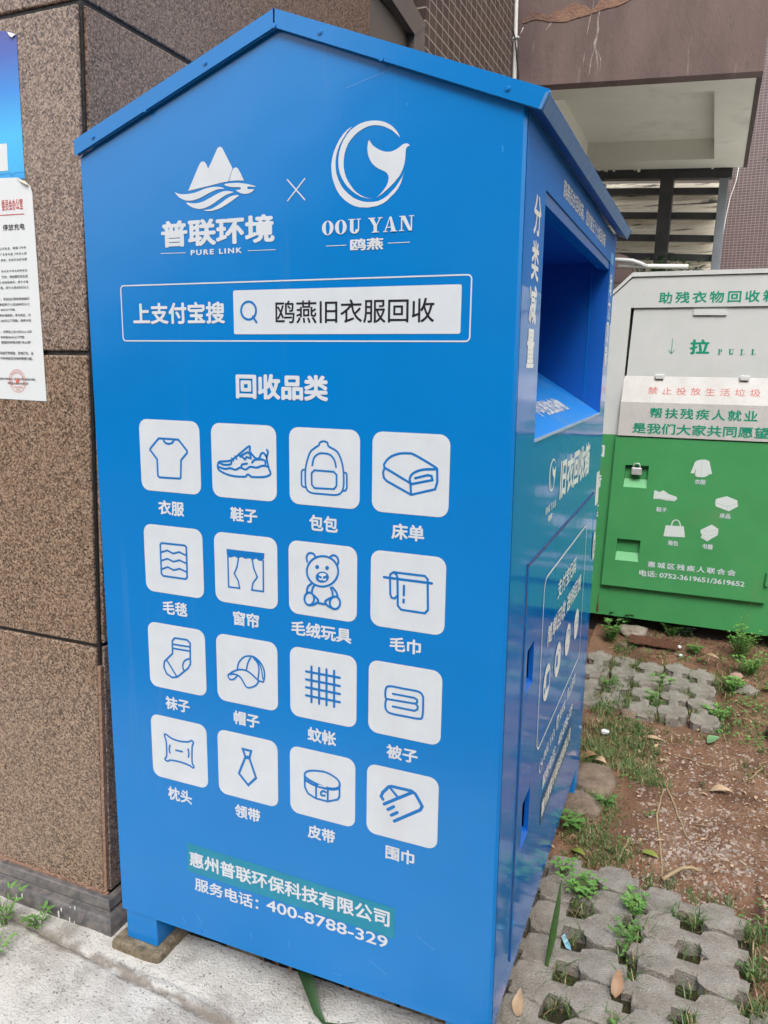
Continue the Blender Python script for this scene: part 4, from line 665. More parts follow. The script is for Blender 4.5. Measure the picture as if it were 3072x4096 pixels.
b.poly([PN(sx + (.0085 if t % 2 == 0 else .0035) * math.cos(math.pi / 2 + t * math.pi / 5), sz + (.0085 if t % 2 == 0 else .0035) * math.sin(math.pi / 2 + t * math.pi / 5), .0026) for t in range(10)])
txt = '惠城区人民政府桥东街道办事处'
for i, c_ in enumerate(txt):
    an = math.radians(205 - 230 * i / (len(txt) - 1)); cu, cv = sx + .0195 * math.cos(an), sz + .0195 * math.sin(an); ro = an - math.pi / 2; tb = MB()
    put_text(b, lambda u, v, h, cu=cu, cv=cv, ro=ro: PN(cu + u * math.cos(ro) - v * math.sin(ro), cv + u * math.sin(ro) + v * math.cos(ro), h), c_, (-.0022, .0022, -.0028, .0028), .01, .0026)
put_text(b, PN, '消防安全委员会', (sx - .015, sx + .015, sz - .0155, sz - .0115), .01, .0026); put_text(b, PN, '办公室', (sx - .006, sx + .006, sz - .0215, sz - .0175), .01, .0026)
obj('seal', b, INK_SEAL, no)

# ================================================================ BUILDING BEHIND
bt_ = lambda z: z
sz_ = lambda x, y, z: (x + .02 * (z - 1.4), y, z - .055 * (x + .14))       # the building's own lean against the bin
wl = root('tiled_wall', 'dark brown tiled side wall with pale grout beside the white pipe', 'wall', (-.3, 2.8, GZ))
obj('wall', MB().box(-1.2, -.14, 2.008, 3.42, GZ, 3.2), TILEW, wl)
dr = root('brown_door', 'plain brown metal door in a painted frame behind the blue bin roof', 'door', (-.2, 1.7, GZ))
obj('door_panel', MB().box(-.24, -.172, 1.38, 1.90, GZ, 1.42), BROWNP, dr)
b = MB().prism([(-.140, 1.885, GZ), (-.140, 2.0, GZ), (-.140, 2.0, 1.478), (-.140, 1.885, 1.408)], (-.06, 0, 0)); obj('door_post', b, BROWNF, dr, bevel=.004)
b = MB().prism([(-.138, 1.885, 1.405), (-.138, 2.003, 1.480), (-.138, 1.36, 1.590), (-.138, 1.36, 1.470)], (-.07, 0, 0)); obj('door_lintel', b, BROWNF, dr, bevel=.004)
b = MB().box(-.1735, -.1690, 1.893, 1.897, GZ, 1.40); obj('door_seal', b, PAPER_W, dr)
obj('transom', MB().box(-.30, -.19, 1.36, 2.0, 1.5, 2.9), BROWNF, dr)
pi_ = solo('drain_pipe', MB().tube([(-.130, 3.50, GZ), (-.1365, 3.50, 1.74), (-.146, 3.50, 2.3), (-.155, 3.50, 3.0)], .0115, 12), PVC, 'slim white plastic pipe standing between the tiled wall and the brown canopy', 'pipe', (-.136, 3.5, GZ), smooth=True)
def kp(x, y, Y):   # points read off the photo, already turned into metres on the plane y = Y
    return (x, Y, y)
solo('cable', MB().tube([(-.215, 3.44, 2.26), (-.19, 3.44, 2.12), (-.145, 3.45, 1.99), (-.133, 3.46, 1.95), (-.125, 3.47, 1.88), (-.112, 3.48, 1.76), (-.108, 3.48, 1.66)], .0042, 6).tube([(-.133, 3.455, 1.955), (-.118, 3.475, 1.86), (-.104, 3.48, 1.72), (-.100, 3.48, 1.66)], .003, 6), CABLE, 'thin black cables tied to the white pipe', 'cable', (-.12, 3.46, 1.66), smooth=True)
solo('cable_tie', MB().tube([(-.155, 3.48, 1.952), (-.144, 3.487, 1.958), (-.122, 3.487, 1.960), (-.116, 3.48, 1.953)], .0075, 8).tube([(-.116, 3.48, 1.955), (-.088, 3.46, 1.995)], .0028, 6).tube([(-.150, 3.48, 1.950), (-.178, 3.46, 1.915), (-.192, 3.45, 1.885)], .0024, 6), PVC, 'white knotted tie round the white pipe', 'tie', (-.133, 3.48, 1.95), smooth=True)
cn = root('canopy', 'brown stained concrete entrance canopy with cream recessed underside', 'canopy', (.5, 4.7, 1.7))
cs = lambda x, y, z: (x + .02 * (z - 1.7), y, z - .055 * (x + .06))
XC0, XC1, YC0, YC1, ZC = -.14, 1.175, 3.62, 5.78, 1.739
b = MB().prism([(-1.2, YC0, ZC), (XC1, YC0, ZC), (XC1, YC0, 3.0), (-1.2, YC0, 3.0)], (0, .10, 0)); obj('fascia', b.xf(cs), BEAM, cn)
b = MB(); ed = []
for i in range(91):
    x = XC0 + (XC1 - XC0) * i / 90; zz = 2.075 + .05 * noise.noise((x * 3, 1, 2)) + .025 * noise.noise((x * 9, 4, 2)) + .012 * noise.noise((x * 30, 4, 6)) + .16 * max(0, x - .1); ed.append((x, zz))
up = [(x, z + .03 + .10 * abs(noise.noise((x * 4, 7, 1))) + .03 * noise.noise((x * 17, 3, 1))) for x, z in ed]
b.poly([(x, YC0 - .004, z) for x, z in ed] + [(x, YC0 - .004, z) for x, z in up[::-1]]); obj('exposed_patch', b.xf(cs), ORANGE, cn)
for pts, w0 in (([(.262, 2.20), (.258, 2.12), (.246, 2.06), (.238, 1.985)], .010), ([(.305, 2.215), (.300, 2.12), (.292, 2.06), (.296, 2.0), (.285, 1.93), (.300, 1.88), (.310, 1.82), (.305, 1.765)], .016), ([(.290, 1.93), (.272, 1.86), (.268, 1.79), (.262, 1.77)], .010), ([(.30, 1.90), (.325, 1.85), (.322, 1.79)], .008), ([(.048, 2.11), (.030, 2.07), (.0, 2.03)], .014), ([(.232, 1.90), (.228, 1.83)], .006), ([(.105, 2.12), (.098, 2.06)], .006), ([(.842, 2.19), (.838, 2.11)], .005)):
    c_ = smooth_pts(pts, False, 5); L_ = len(c_); lo, hi = [], []
    for i, (x, z) in enumerate(c_):
        ww = w0 * math.sin(math.pi * (i + .6) / (L_ + .2)) * (.7 + .6 * noise.noise((x * 40, z * 60, 3))); lo.append((x - ww / 2, YC0 - .0015, z)); hi.append((x + ww / 2, YC0 - .0015, z))
    b = MB()
    for i in range(L_ - 1): b.poly([lo[i], lo[i + 1], hi[i + 1], hi[i]])
    obj('lime_streak', b.xf(cs), mat('lime_streak', [(.16, .12, .11), (.40, .35, .32)], scale=60, rough=.9), cn)
b = MB(); IX0, IX1, IY0, IY1 = -.02, .935, 3.92, 5.50
xs_ = [XC0, IX0, IX1, XC1 - .028]; ys_ = [YC0 + .012, IY0, IY1, YC1]
for i in range(3):
    for j in range(3):
        if i == 1 and j == 1: continue
        b.poly([(xs_[i], ys_[j], ZC + .004), (xs_[i + 1], ys_[j], ZC + .004), (xs_[i + 1], ys_[j + 1], ZC + .004), (xs_[i], ys_[j + 1], ZC + .004)])
b.poly([(IX0, IY0, ZC + .15), (IX1, IY0, ZC + .15), (IX1, IY1, ZC + .15), (IX0, IY1, ZC + .15)])
c_ = [(IX0, IY0), (IX1, IY0), (IX1, IY1), (IX0, IY1)]
for i in range(4):
    p, q = c_[i], c_[(i + 1) % 4]; b.poly([(p[0], p[1], ZC + .004), (q[0], q[1], ZC + .004), (q[0], q[1], ZC + .15), (p[0], p[1], ZC + .15)])
obj('soffit', b.xf(cs), SOFFIT, cn)
b = MB().prism([(XC1, YC0 + .1, ZC), (XC1, YC1, ZC), (XC1, YC1, 2.25), (XC1, YC0 + .1, 2.25)], (-.027, 0, 0)); obj('side_fascia', b.xf(cs), mat('dark_brown_stucco', [(.05, .035, .03), (.075, .052, .045)], scale=6, rough=.8), cn)
b = MB()
for k in range(11):      # curling paint flakes along the rear edge
    x = .02 + random.random() * .9; y = YC1 - .03 - random.random() * .08; s_ = .012 + random.random() * .025
    if .5 < x < .8 and random.random() < .7: s_ *= 1.8
    b.poly([(x, y, ZC + .003), (x + s_, y + .01, ZC + .002), (x + s_ * .8, y + .03, ZC - s_ * .6), (x + s_ * .1, y + .035, ZC - s_ * .5)])
obj('paint_flake', b.xf(cs), SOFFIT, cn)
obj('roof_slab', MB().box(XC0, XC1 - .03, YC0 + .1, YC1, 2.0, 2.2), BEAM, cn)
sc_ = root('louvre_screen', 'dark steel frame with soiled cream panels under the canopy', 'screen', (.5, 5.85, GZ))
ls = lambda x, y, z: (x + .012 * (z - 1.7), y, z - .062 * (x - .5))
b = MB().box(.538, .642, 5.78, 5.90, GZ, 1.742).box(-.10, 1.075, 5.80, 5.90, 1.645, 1.742)
obj('post', b.xf(ls), FRAME, sc_, bevel=.006)
obj('post', MB().box(.985, 1.055, 5.775, 5.90, GZ, 1.64).xf(ls), FRAME_L, sc_, bevel=.006)
bars = [1.555, 1.365, 1.19, 1.04, .875, .70, .53]
for z in bars: obj('rail', MB().box(-.10, .985, 5.83, 5.88, z - .028, z + .024).xf(ls), FRAME, sc_, bevel=.004)
zz = [1.64] + bars + [.3]
for i in range(len(zz) - 1):
    for x0, x1 in ((.09, .540), (.640, .985)):
        obj('panel', MB().prism([(x0, 5.93, zz[i + 1]), (x1, 5.93, zz[i + 1]), (x1, 5.97, zz[i]), (x0, 5.97, zz[i])], (0, .01, 0)).xf(ls).xf(lambda x, y, z: (1.062 + (x - 1.062) * 1.03, y + .215, .116 + (z - .116) * 1.03)), PANEL, sc_)
obj('frame_side', MB().box(-.14, .085, 5.88, 5.93, GZ, 1.62).xf(ls), mat('dirty_brown_board', [(.10, .08, .07), (.2, .15, .12)], scale=8, rough=.8), sc_)
solo('mosaic_wall', MB().prism([(.2, 9.0, GZ), (5.5, 9.0, GZ), (5.5, 9.0, 6), (.2, 9.0, 6)], (0, .3, 0)), TILER, 'mauve brown mosaic tiled wall beyond the canopy on the right', 'wall', (2, 9, GZ))
solo('hanging_wire', MB().tube([(1.147 + .0 * t, 8.97, 2.45) if t == 0 else (1.147 - .03 * t + .012 * math.sin(t * 2), 8.97, 2.45 - .2 * t) for t in range(9)], .005, 5), PVC, 'thin pale wire hanging down the mosaic tiled wall', 'wire', (1.1, 8.97, 1.0), smooth=True)
solo('building_wall', MB().box(-4, 1.0, 7.4, 7.7, GZ, 2.6), mat('rear_wall', [(.10, .085, .075), (.14, .12, .105)], scale=3, rough=.9), 'plain dull wall behind the louvred screen', 'wall', (-1, 6.4, GZ))
obj_l = MB().prism([(.0, 3.75, .985), (.535, 3.75, .772), (.640, 3.75, .600), (.64, 3.75, GZ), (.0, 3.75, GZ)], (0, .25, 0))
solo('stair_parapet', obj_l, TILEL, 'low sloping parapet clad in brown tiles between the two bins', 'parapet', (.4, 3.8, GZ))
solo('parapet_pipe', MB().tube([(.50, 3.62, .703), (.885, 3.62, .687)], .0125, 12), PVC, 'short white plastic pipe lying level above the white bin roof', 'pipe', (.7, 3.62, .68), smooth=True)
solo('hose', MB().tube([(.46, 3.60, .735), (.521, 3.60, .733), (.58, 3.60, .726), (.63, 3.60, .708), (.662, 3.60, .690)], .013, 10), mat('clear_hose', [(.45, .46, .45)], rough=.25), 'grey flexible hose curving down beside the level white pipe', 'hose', (.57, 3.6, .69), smooth=True)

# ================================================================ GROUND
def grid(x0, x1, y0, y1, st, fz):
    nx, ny = int((x1 - x0) / st) + 1, int((y1 - y0) / st) + 1
    b = MB(); b.v = [(x0 + i * st, y0 + j * st, fz(x0 + i * st, y0 + j * st)) for j in range(ny) for i in range(nx)]
    b.f = [(j * nx + i, j * nx + i + 1, (j + 1) * nx + i + 1, (j + 1) * nx + i) for j in range(ny - 1) for i in range(nx - 1)]
    return b
struct(obj('far_ground', MB().poly([(-300, -300, GZ - .09), (300, -300, GZ - .09), (300, 300, GZ - .09), (-300, 300, GZ - .09)]), SOIL_FAR))
def n2(x, y, s, sd=0): return noise.noise((x * s + sd, y * s - sd, sd * 1.7))
def soil_z(x, y):
    z = GZ - .016 + .012 * n2(x, y, 3) + .007 * n2(x, y, 11, 3) + .004 * n2(x, y, 32, 5) + .0025 * n2(x, y, 70, 8)
    near = .0
    if y < .92 and x < 1.3: near = max(0, min(1, (.92 - y) / .1)) * .034          # hollow under the near pavers
    if 1.8 < y < 2.5 and x < 1.25: near = .024
    if x > 1.27 and y < .7: near *= .3
    return z - near + .02 * max(0, min(1, (y - 2.5) / .3))
struct(obj('soil', grid(.60, 2.6, -.6, 3.9, .0125, soil_z), SOIL, smooth=True))
struct(obj('soil', MB().poly([(-.3, 1.5, GZ - .03), (.62, 1.5, GZ - .03), (.62, 3.9, GZ - .03), (-.3, 3.9, GZ - .03)]), SOIL))
struct(obj('soil', MB().poly([(-.3, .08, GZ - .012), (.66, .08, GZ - .012), (.62, 1.5, GZ - .045), (-.3, 1.5, GZ - .045)]), mat('shaded_soil', [(.02, .014, .01), (.05, .033, .022)], scale=30, rough=1, bump=.6, bscale=90)))  # soil under the bin coloured dark to stand in for its shade
def kerb(x): return -.060 - .085 * (x + .18) + .004 * n2(x, 0, 9)
def conc_z(x, y):
    z = GZ + .0035 * n2(x, y, 6) + .0018 * n2(x, y, 26, 2) + .0012 * n2(x, y, 75, 4) + .0008 * n2(x, y, 150, 1)
    d = y - kerb(x)
    if d > 0: z += .004 * min(1, d / .012)
    if -.02 < d < .012: z -= .0075 * math.exp(-(d / .0042) ** 2)
    d2 = y - kerb(x) - .028 - .012 * n2(x, 0, 4, 7)
    z -= .004 * math.exp(-(d2 / .006) ** 2) * max(0, min(1, .5 + n2(x, y, 8, 2) * 2))
    return z
CONC2 = CONC
n = CONC.node_tree.nodes; l = CONC.node_tree.links     # silt lodged in the slab joint
tc = n.new('ShaderNodeTexCoord'); sp = n.new('ShaderNodeSeparateXYZ'); l.new(tc.outputs['Object'], sp.inputs[0])
mm = n.new('ShaderNodeMath'); mm.operation = 'MULTIPLY_ADD'; mm.inputs[1].default_value = .085; mm.inputs[2].default_value = .0753; l.new(sp.outputs[0], mm.inputs[0])
ad = n.new('ShaderNodeMath'); ad.operation = 'ADD'; l.new(mm.outputs[0], ad.inputs[0]); l.new(sp.outputs[1], ad.inputs[1])
nz = n.new('ShaderNodeTexNoise'); nz.inputs['Scale'].default_value = 22; nz.inputs['Detail'].default_value = 8; l.new(tc.outputs['Object'], nz.inputs['Vector'])
ns = n.new('ShaderNodeMath'); ns.operation = 'MULTIPLY_ADD'; ns.inputs[1].default_value = .07; ns.inputs[2].default_value = -.037; l.new(nz.outputs['Fac'], ns.inputs[0])
a2 = n.new('ShaderNodeMath'); a2.operation = 'ADD'; l.new(ad.outputs[0], a2.inputs[0]); l.new(ns.outputs[0], a2.inputs[1])
ab = n.new('ShaderNodeMath'); ab.operation = 'ABSOLUTE'; l.new(a2.outputs[0], ab.inputs[0])
mr = n.new('ShaderNodeMapRange'); mr.inputs['From Min'].default_value = .002; mr.inputs['From Max'].default_value = .016; mr.inputs['To Min'].default_value = .75; mr.inputs['To Max'].default_value = 0; l.new(ab.outputs[0], mr.inputs['Value'])
mx = n.new('ShaderNodeMix'); mx.data_type = 'RGBA'; l.new(mr.outputs[0], mx.inputs[0]); ic = n['Principled BSDF'].inputs['Base Color']
l.new(ic.links[0].from_socket, mx.inputs[6]); mx.inputs[7].default_value = (.14, .115, .09, 1); l.new(mx.outputs[2], ic)
struct(obj('concrete_pavement', grid(-.75, .735, -.55, .090, .0055, conc_z), CONC, smooth=True))
struct(obj('concrete_pavement', MB().poly([(-3, -1.1, GZ - .006), (.66, -1.1, GZ - .006), (.66, .07, GZ - .006), (-3, .07, GZ - .006)]), CONC))

# ---- grass pavers
PO = [(-.5, .19), (-.415, .19), (-.40, .43), (-.33, .5), (-.20, .5), (-.115, .47), (-.105, .17), (.105, .17), (.125, .36), (.20, .48), (.33, .5), (.40, .46), (.425, .19), (.5, .19)]
PO = PO + [(x, -y) for x, y in PO[::-1]]
def paver_mesh(lx, ly, h):
    b = MB(); n_ = len(PO)
    rows = []
    for ins, z in ((0, -h), (0, -.005), (.002, -.0015), (.005, .0)):
        r_ = []
        for x, y in PO:
            px, py = x * lx, y * ly
            px -= math.copysign(min(ins, abs(px) * .5), px); py -= math.copysign(min(ins, abs(py) * .5), py)
            jit = .0036 if z > -h else 0
            r_.append((px + random.uniform(-jit, jit), py + random.uniform(-jit, jit), z + random.uniform(-.0012, .0012)))
        rows.append(r_); b.v += r_
    for k in range(3):
        for i in range(n_): b.f.append((k * n_ + i, k * n_ + (i + 1) % n_, (k + 1) * n_ + (i + 1) % n_, (k + 1) * n_ + i))
    b.f.append(tuple(3 * n_ + i for i in range(n_)))
    return b
ordn = ['first', 'second', 'third', 'fourth', 'fifth', 'sixth', 'seventh', 'eighth', 'ninth']
pv = []
for k in range(8): pv.append(obj('grass_paver', paver_mesh(.262, .108, .07), PAVER, bevel=.004))
used = 0
def place_paver(x, y, z, rz, label, group, sx=1, sy=1):
    global used
    k = used % 8
    o = pv[k] if used < 8 else pv[k].copy()
    if used >= 8: S.collection.objects.link(o)
    used += 1
    o.location = (x, y, z); o.rotation_euler = (random.uniform(-.085, .085), random.uniform(-.05, .05), rz + random.uniform(-.025, .025)); o.scale = (sx, sy, 1)
    o['label'] = label; o['category'] = 'paver'; o['group'] = group
for i in range(8):
    place_paver(.862 + random.uniform(-.004, .004), .74 - i * .114, GZ - .003 + random.uniform(-.006, .004), .02 + random.uniform(-.03, .03), 'grey paver in the column beside the blue bin, %s from the soil' % ordn[i], 'near grass pavers')
    place_paver(1.124 + random.uniform(-.004, .004), .695 - i * .1115, GZ - .003 + random.uniform(-.006, .004), -.10 + random.uniform(-.03, .03), 'grey paver in the outer near column, %s from the bare soil' % ordn[i], 'near grass pavers')
    if i > 2: place_paver(1.387, .70 - i * .112, GZ - .012, -.08, 'grey paver at the right border, %s from the bare soil' % ordn[i - 3], 'near grass pavers')
for i, x in enumerate((.680, .795, .912, 1.026, 1.138)):
    for j in range(2):
        place_paver(x + random.uniform(-.006, .006), 1.985 + j * .315 + (.03, .06, -.02, .0, -.03)[i] + random.uniform(-.008, .008), GZ + (-.012, -.012, .002, .006, .0)[i] + random.uniform(-.006, .006), math.pi / 2 + .03 + random.uniform(-.06, .06), 'grey paver before the green bin, %s column from the blue bin, %s' % (ordn[i], ('nearer one', 'farther one')[j]), 'far grass pavers', 1.2, 1.04)

# ---- stones, bricks, rusty plate
def rock(name, label, cat, cx, cy, z, sx, sy, sz, mt, sd, group=None, n_=14):
    b = MB(); rr_ = []
    for j in range(n_ + 1):
        th = math.pi * j / n_
        for i in range(22):
            ph = 2 * math.pi * i / 22; d = Vector((math.sin(th) * math.cos(ph), math.sin(th) * math.sin(ph), math.cos(th)))
            q = Vector([math.copysign(abs(c) ** .65, c) for c in d]); k = 1 + .26 * noise.noise(d * 1.3 + Vector((sd, 0, sd))) + .16 * noise.noise(d * 3.5 + Vector((0, sd, 0))) + .08 * noise.noise(d * 9 + Vector((0, sd, 3)))
            b.v.append((cx + q.x * sx * k, cy + q.y * sy * k, z + q.z * sz * k))
    for j in range(n_):
        for i in range(22): b.f.append((j * 22 + i, j * 22 + (i + 1) % 22, (j + 1) * 22 + (i + 1) % 22, (j + 1) * 22 + i))
    return solo(name, b, mt, label, cat, (cx, cy, z - sz), smooth=True, group=group)
rock('stone_slab', 'flat brown stone under the far corner of the blue bin', 'stone', .80, 1.24, GZ - .02, .075, .095, .035, STONE, 2)
rock('stone_slab', 'flat brown stone second from the far corner of the blue bin', 'stone', .785, 1.065, GZ - .02, .070, .070, .032, STONE, 9)
rock('stone', 'pale rough stone lying under the left end of the white and green bin', 'stone', .80, 2.77, GZ + .02, .07, .05, .03, mat('pale_stone', [(.22, .18, .14), (.36, .31, .26)], scale=20, rough=.95, bump=.6, bscale=90), 4)
rock('stone', 'grey stone in the dark gap below the green bin', 'stone', .99, 2.90, GZ + .02, .045, .035, .03, PAVER, 14)
rock('stone', 'small tan stone left of the rusty plate', 'stone', .765, 2.60, GZ + .0, .022, .02, .016, STONE, 21)
rock('stone', 'flat grey stone at the right edge past the far pavers', 'stone', 1.31, 2.28, GZ - .01, .05, .035, .02, PAVER, 24)
rock('stone', 'pinkish broken stone near the weeds at right', 'stone', 1.275, 2.40, GZ - .0, .025, .022, .02, mat('pink_stone', [(.33, .2, .15), (.42, .3, .24)], scale=20, rough=.9), 31)
rock('stone', 'dark angular stone at the right edge between the paver patches', 'stone', 1.42, 1.86, GZ - .0, .05, .04, .025, mat('dark_stone', [(.05, .04, .035), (.1, .08, .07)], scale=20, rough=.9), 35)
rock('brick_fragment', 'reddish brick fragment beside the blue bin before the far pavers', 'brick', .865, 1.80, GZ - .005, .035, .03, .02, STONE, 41)
solo('brick', MB().box(-.135, .004, -.022, .19, GZ - .01, -1.2258), BRICKM, 'rough tan brick under the front left foot of the blue bin', 'brick', (-.07, .08, GZ), bevel=.008)
for x0, x1, lb in ((.11, .205, 'dark tan brick under the bin just right of its front left foot'), (.44, .545, 'tan brick under the front edge of the bin, left of a narrow gap'), (.553, .66, 'tan brick under the front edge of the bin, right of a narrow gap')):
    solo('brick', MB().box(x0, x1, .09, .20, GZ - .01, -1.196), BRICKM, lb, 'brick', ((x0 + x1) / 2, .14, GZ), bevel=.006)
b = MB(); pts = []
for i in range(25):
    t = i / 24; x = .785 + .235 * t; pts.append((x, 2.60 + .02 * t + .008 * noise.noise((t * 9, 0, 0)), GZ + .028 - .012 * t + .004 * noise.noise((t * 12, 3, 0))))
bk = [(x + .005, y + .085, z + .010) for x, y, z in pts]
b.poly([]) if False else None
for i in range(24):
    b.hexa([tuple(Vector(p) - Vector((0, 0, .006))) for p in (pts[i], pts[i + 1], bk[i + 1], bk[i])] + [pts[i], pts[i + 1], bk[i + 1], bk[i]])
solo('rusty_plate', b, RUST, 'rusty brown corroded metal strip lying on the soil before the green bin', 'metal strip', (.9, 2.63, GZ))

# ---- leaves, straw, litter
def leaf(b, c, yaw, L, w, tilt=0, curl=.25, fold=.3, roll=0):
    """one leaf: six cross sections, folded on its midrib and curled along its length"""
    M_ = Matrix.Translation(c) @ Matrix.Rotation(yaw, 4, 'Z') @ Matrix.Rotation(-tilt, 4, 'Y') @ Matrix.Rotation(roll, 4, 'X')
    k = len(b.v); N = 5 if L < .03 else 8; wv = random.random() * 6.28
    for i in range(N + 1):
        t = i / N; x = L * t; p = math.sin(math.pi * min(1, t ** .8)) ** .8 * (1 - .25 * t); z = curl * L * t * (1 - t) * 1.6
        rp = .10 * math.sin(t * 9 + wv) if N > 5 else 0
        for s_ in (-1, 0, 1):
            q = M_ @ Vector((x, s_ * w * p / 2 * (1 + rp * s_) + .06 * L * math.sin(t * 3 + wv), z + abs(s_) * fold * w * p / 2 * (1 + 2.5 * rp * s_))); b.v.append(tuple(q))
    for i in range(N):
        for j in range(2): b.f.append((k + i * 3 + j, k + i * 3 + j + 1, k + (i + 1) * 3 + j + 1, k + (i + 1) * 3 + j))
def one_leaf(label, x, y, L, w, yaw, mt, z=None, curl=.2, tilt=.1, roll=0, fold=.3):
    b = MB(); leaf(b, (x, y, (soil_z(x, y) if z is None else z) + .006), yaw, L, w, tilt, curl, fold, roll)
    return solo('fallen_leaf', b, mt, label, 'leaf', (x, y, GZ), smooth=True)
one_leaf('large tan dead leaf propped up by the weeds before the green bin', 1.13, 2.57, .12, .045, -.9, DEAD2, curl=.25, tilt=.25, z=GZ + .01)
one_leaf('crumpled brown dead leaf by the far corner of the blue bin', .752, 1.385, .055, .04, .3, DEAD, curl=.5, tilt=.2)
one_leaf('pale torn dead leaf right of the brown one by the far bin corner', .785, 1.375, .06, .045, -.4, DEAD2, curl=.45, tilt=.3)
one_leaf('pale pinkish leaf curled on the soil at the right edge', 1.17, 1.33, .075, .04, .1, DEAD2, curl=.4, tilt=.05)
one_leaf('yellow green leaf lying beside the blue bin door', .80, .86, .055, .03, -.7, LEAF_Y, curl=.2, tilt=.2)
one_leaf('faded yellow leaf in the grass left of the gravel', .99, .90, .05, .03, -.2, LEAF_Y)
one_leaf('tan dead leaf standing against the lower corner of the blue bin', .790, .165, .055, .028, 1.4, DEAD2, z=GZ - .0, curl=.15, tilt=1.0)
one_leaf('brown dead leaf between the two near paver columns', .985, .30, .06, .03, 1.7, DEAD, z=GZ + .0, curl=.3, tilt=.6)
one_leaf('tiny dark green leaf on the bare soil', 1.14, 1.37, .035, .02, -1.2, LEAF3, curl=.3, tilt=.3)
one_leaf('bright yellow leaf at the right edge by the far pavers', 1.38, 2.33, .06, .045, -.6, LEAF_Y, tilt=.3)
one_leaf('round bluish green leaf on the bare soil right of the grass', 1.16, 1.70, .055, .05, .4, leafm('bluish_leaf', (.13, .25, .12)), tilt=.4)
one_leaf('tan leaf lying below the far paver patch', .93, 1.66, .09, .03, -.15, DEAD2, tilt=.05)
b = MB(); lp = [(.300, .085, -1.185), (.335, .055, -1.19), (.372, .022, -1.207), (.405, -.004, -1.236), (.425, -.014, -1.2445), (.455, -.005, -1.2445), (.492, .020, -1.244)]
wd = [.015, .017, .014, .009, .004, .003, .0008]
for i, p in enumerate(lp):
    for s_ in (-1, 0, 1): b.v.append((p[0] + s_ * wd[i] * .55, p[1] + s_ * wd[i] * .8, p[2] + abs(s_) * wd[i] * .25))
for i in range(len(lp) - 1):
    for j in range(2): b.f.append((i * 3 + j, i * 3 + j + 1, i * 3 + j + 4, i * 3 + j + 3))
solo('wild_grass', b, leafm('long_blade', (.016, .045, .011)), 'long broad green blade bent out from under the front of the blue bin', 'leaf', (.36, .04, GZ), smooth=True)
b = MB(); lp = [(.822, .335, GZ - .01), (.829, .36, GZ + .06), (.833, .385, GZ + .12), (.836, .40, GZ + .185)]; wd = [.004, .008, .006, .0008]
for i, p in enumerate(lp):
    for s_ in (-1, 0, 1): b.v.append((p[0] + s_ * wd[i], p[1] + abs(s_) * .004, p[2]))
for i in range(3):
    for j in range(2): b.f.append((i * 3 + j, i * 3 + j + 1, i * 3 + j + 4, i * 3 + j + 3))
solo('wild_grass', b, leafm('upright_blade', (.03, .07, .014)), 'single upright green blade growing from a hole of the near pavers', 'leaf', (.825, .36, GZ), smooth=True)
def straw(label, pts, w):
    pts = smooth_pts([(x, y, soil_z(x, y) + .008 + k * .006) for k, (x, y) in enumerate(pts)], False, 4) if False else [(x, y, soil_z(x, y) + .005) for x, y in pts]
    b = MB()
    for i, p in enumerate(pts):
        d = Vector(pts[min(i + 1, len(pts) - 1)]) - Vector(pts[max(i - 1, 0)]); n_ = Vector((-d.y, d.x, 0)).normalized(); ww = w * .55 * (1 - .5 * abs(i / (len(pts) - 1) - .4))
        b.v += [(p[0] - n_.x * ww, p[1] - n_.y * ww, p[2]), (p[0], p[1], p[2] + .0012), (p[0] + n_.x * ww, p[1] + n_.y * ww, p[2])]
    for i in range(len(pts) - 1):
        for j in range(2): b.f.append((i * 3 + j, i * 3 + j + 1, i * 3 + j + 4, i * 3 + j + 3))
    solo('dry_straw', b, STRAW, label, 'straw', (pts[0][0], pts[0][1], GZ))
def wob(p, q, n_=8, a_=.006, sd=0): return [(p[0] + (q[0] - p[0]) * t + a_ * noise.noise((t * 4, sd, 1)), p[1] + (q[1] - p[1]) * t + a_ * noise.noise((t * 4, sd, 7))) for t in (i / n_ for i in range(n_ + 1))]
straw('long dry straw stalk slanting from the far pavers down to the bare soil', wob((.90, 1.50), (1.035, 1.32), sd=2) + wob((1.035, 1.32), (1.11, 1.02), sd=5)[1:], .0055)
straw('dry straw stalk running upright along the edge of the grass', wob((1.03, 1.28), (1.018, 1.12), sd=3) + wob((1.018, 1.12), (1.052, .83), sd=8)[1:], .005)
straw('thin dry straw at the far right beside the far pavers', wob((1.27, 2.13), (1.345, 1.95), sd=4), .004)
straw('pale dry straw curved at the right edge of the soil', wob((1.36, 1.62), (1.28, 1.42), a_=.03, sd=6), .005)
straw('short dry straw piece near the yellow leaf in the grass', wob((.955, .95), (.93, .86), sd=9), .006)
straw('short dry straw piece above the curved twig', wob((1.20, 1.52), (1.05, 1.56), sd=12), .004)
straw('pale split straw lying left of the rusty plate', wob((.70, 2.565), (.765, 2.60), sd=13), .009)
solo('twig', MB().tube([(1.054, .785, GZ - .006), (1.075, .812, GZ), (1.10, .842, GZ + .004), (1.125, .858, GZ + .003), (1.149, .856, GZ)], .0058, 8, .0042), STRAW, 'curved tan twig on the gravel above the outer near pavers', 'twig', (1.1, .83, GZ), smooth=True)
solo('paper_scrap', MB().prism([(.835, .470, GZ - .018), (.842, .476, GZ - .012), (.862, .440, GZ - .010), (.866, .428, GZ - .014), (.852, .436, GZ - .018)], (0, 0, .001)), mat('blue_scrap', [(.10, .45, .66), (.5, .68, .75)], scale=90, rough=.5), 'small torn light blue scrap of wrapper in a hole of the near pavers', 'scrap', (.85, .45, GZ))
rock('shell', 'white shell fragment at the right end of the rusty plate, upper', 'shell', 1.025, 2.66, GZ + .015, .012, .008, .006, PAPER_W, 3)
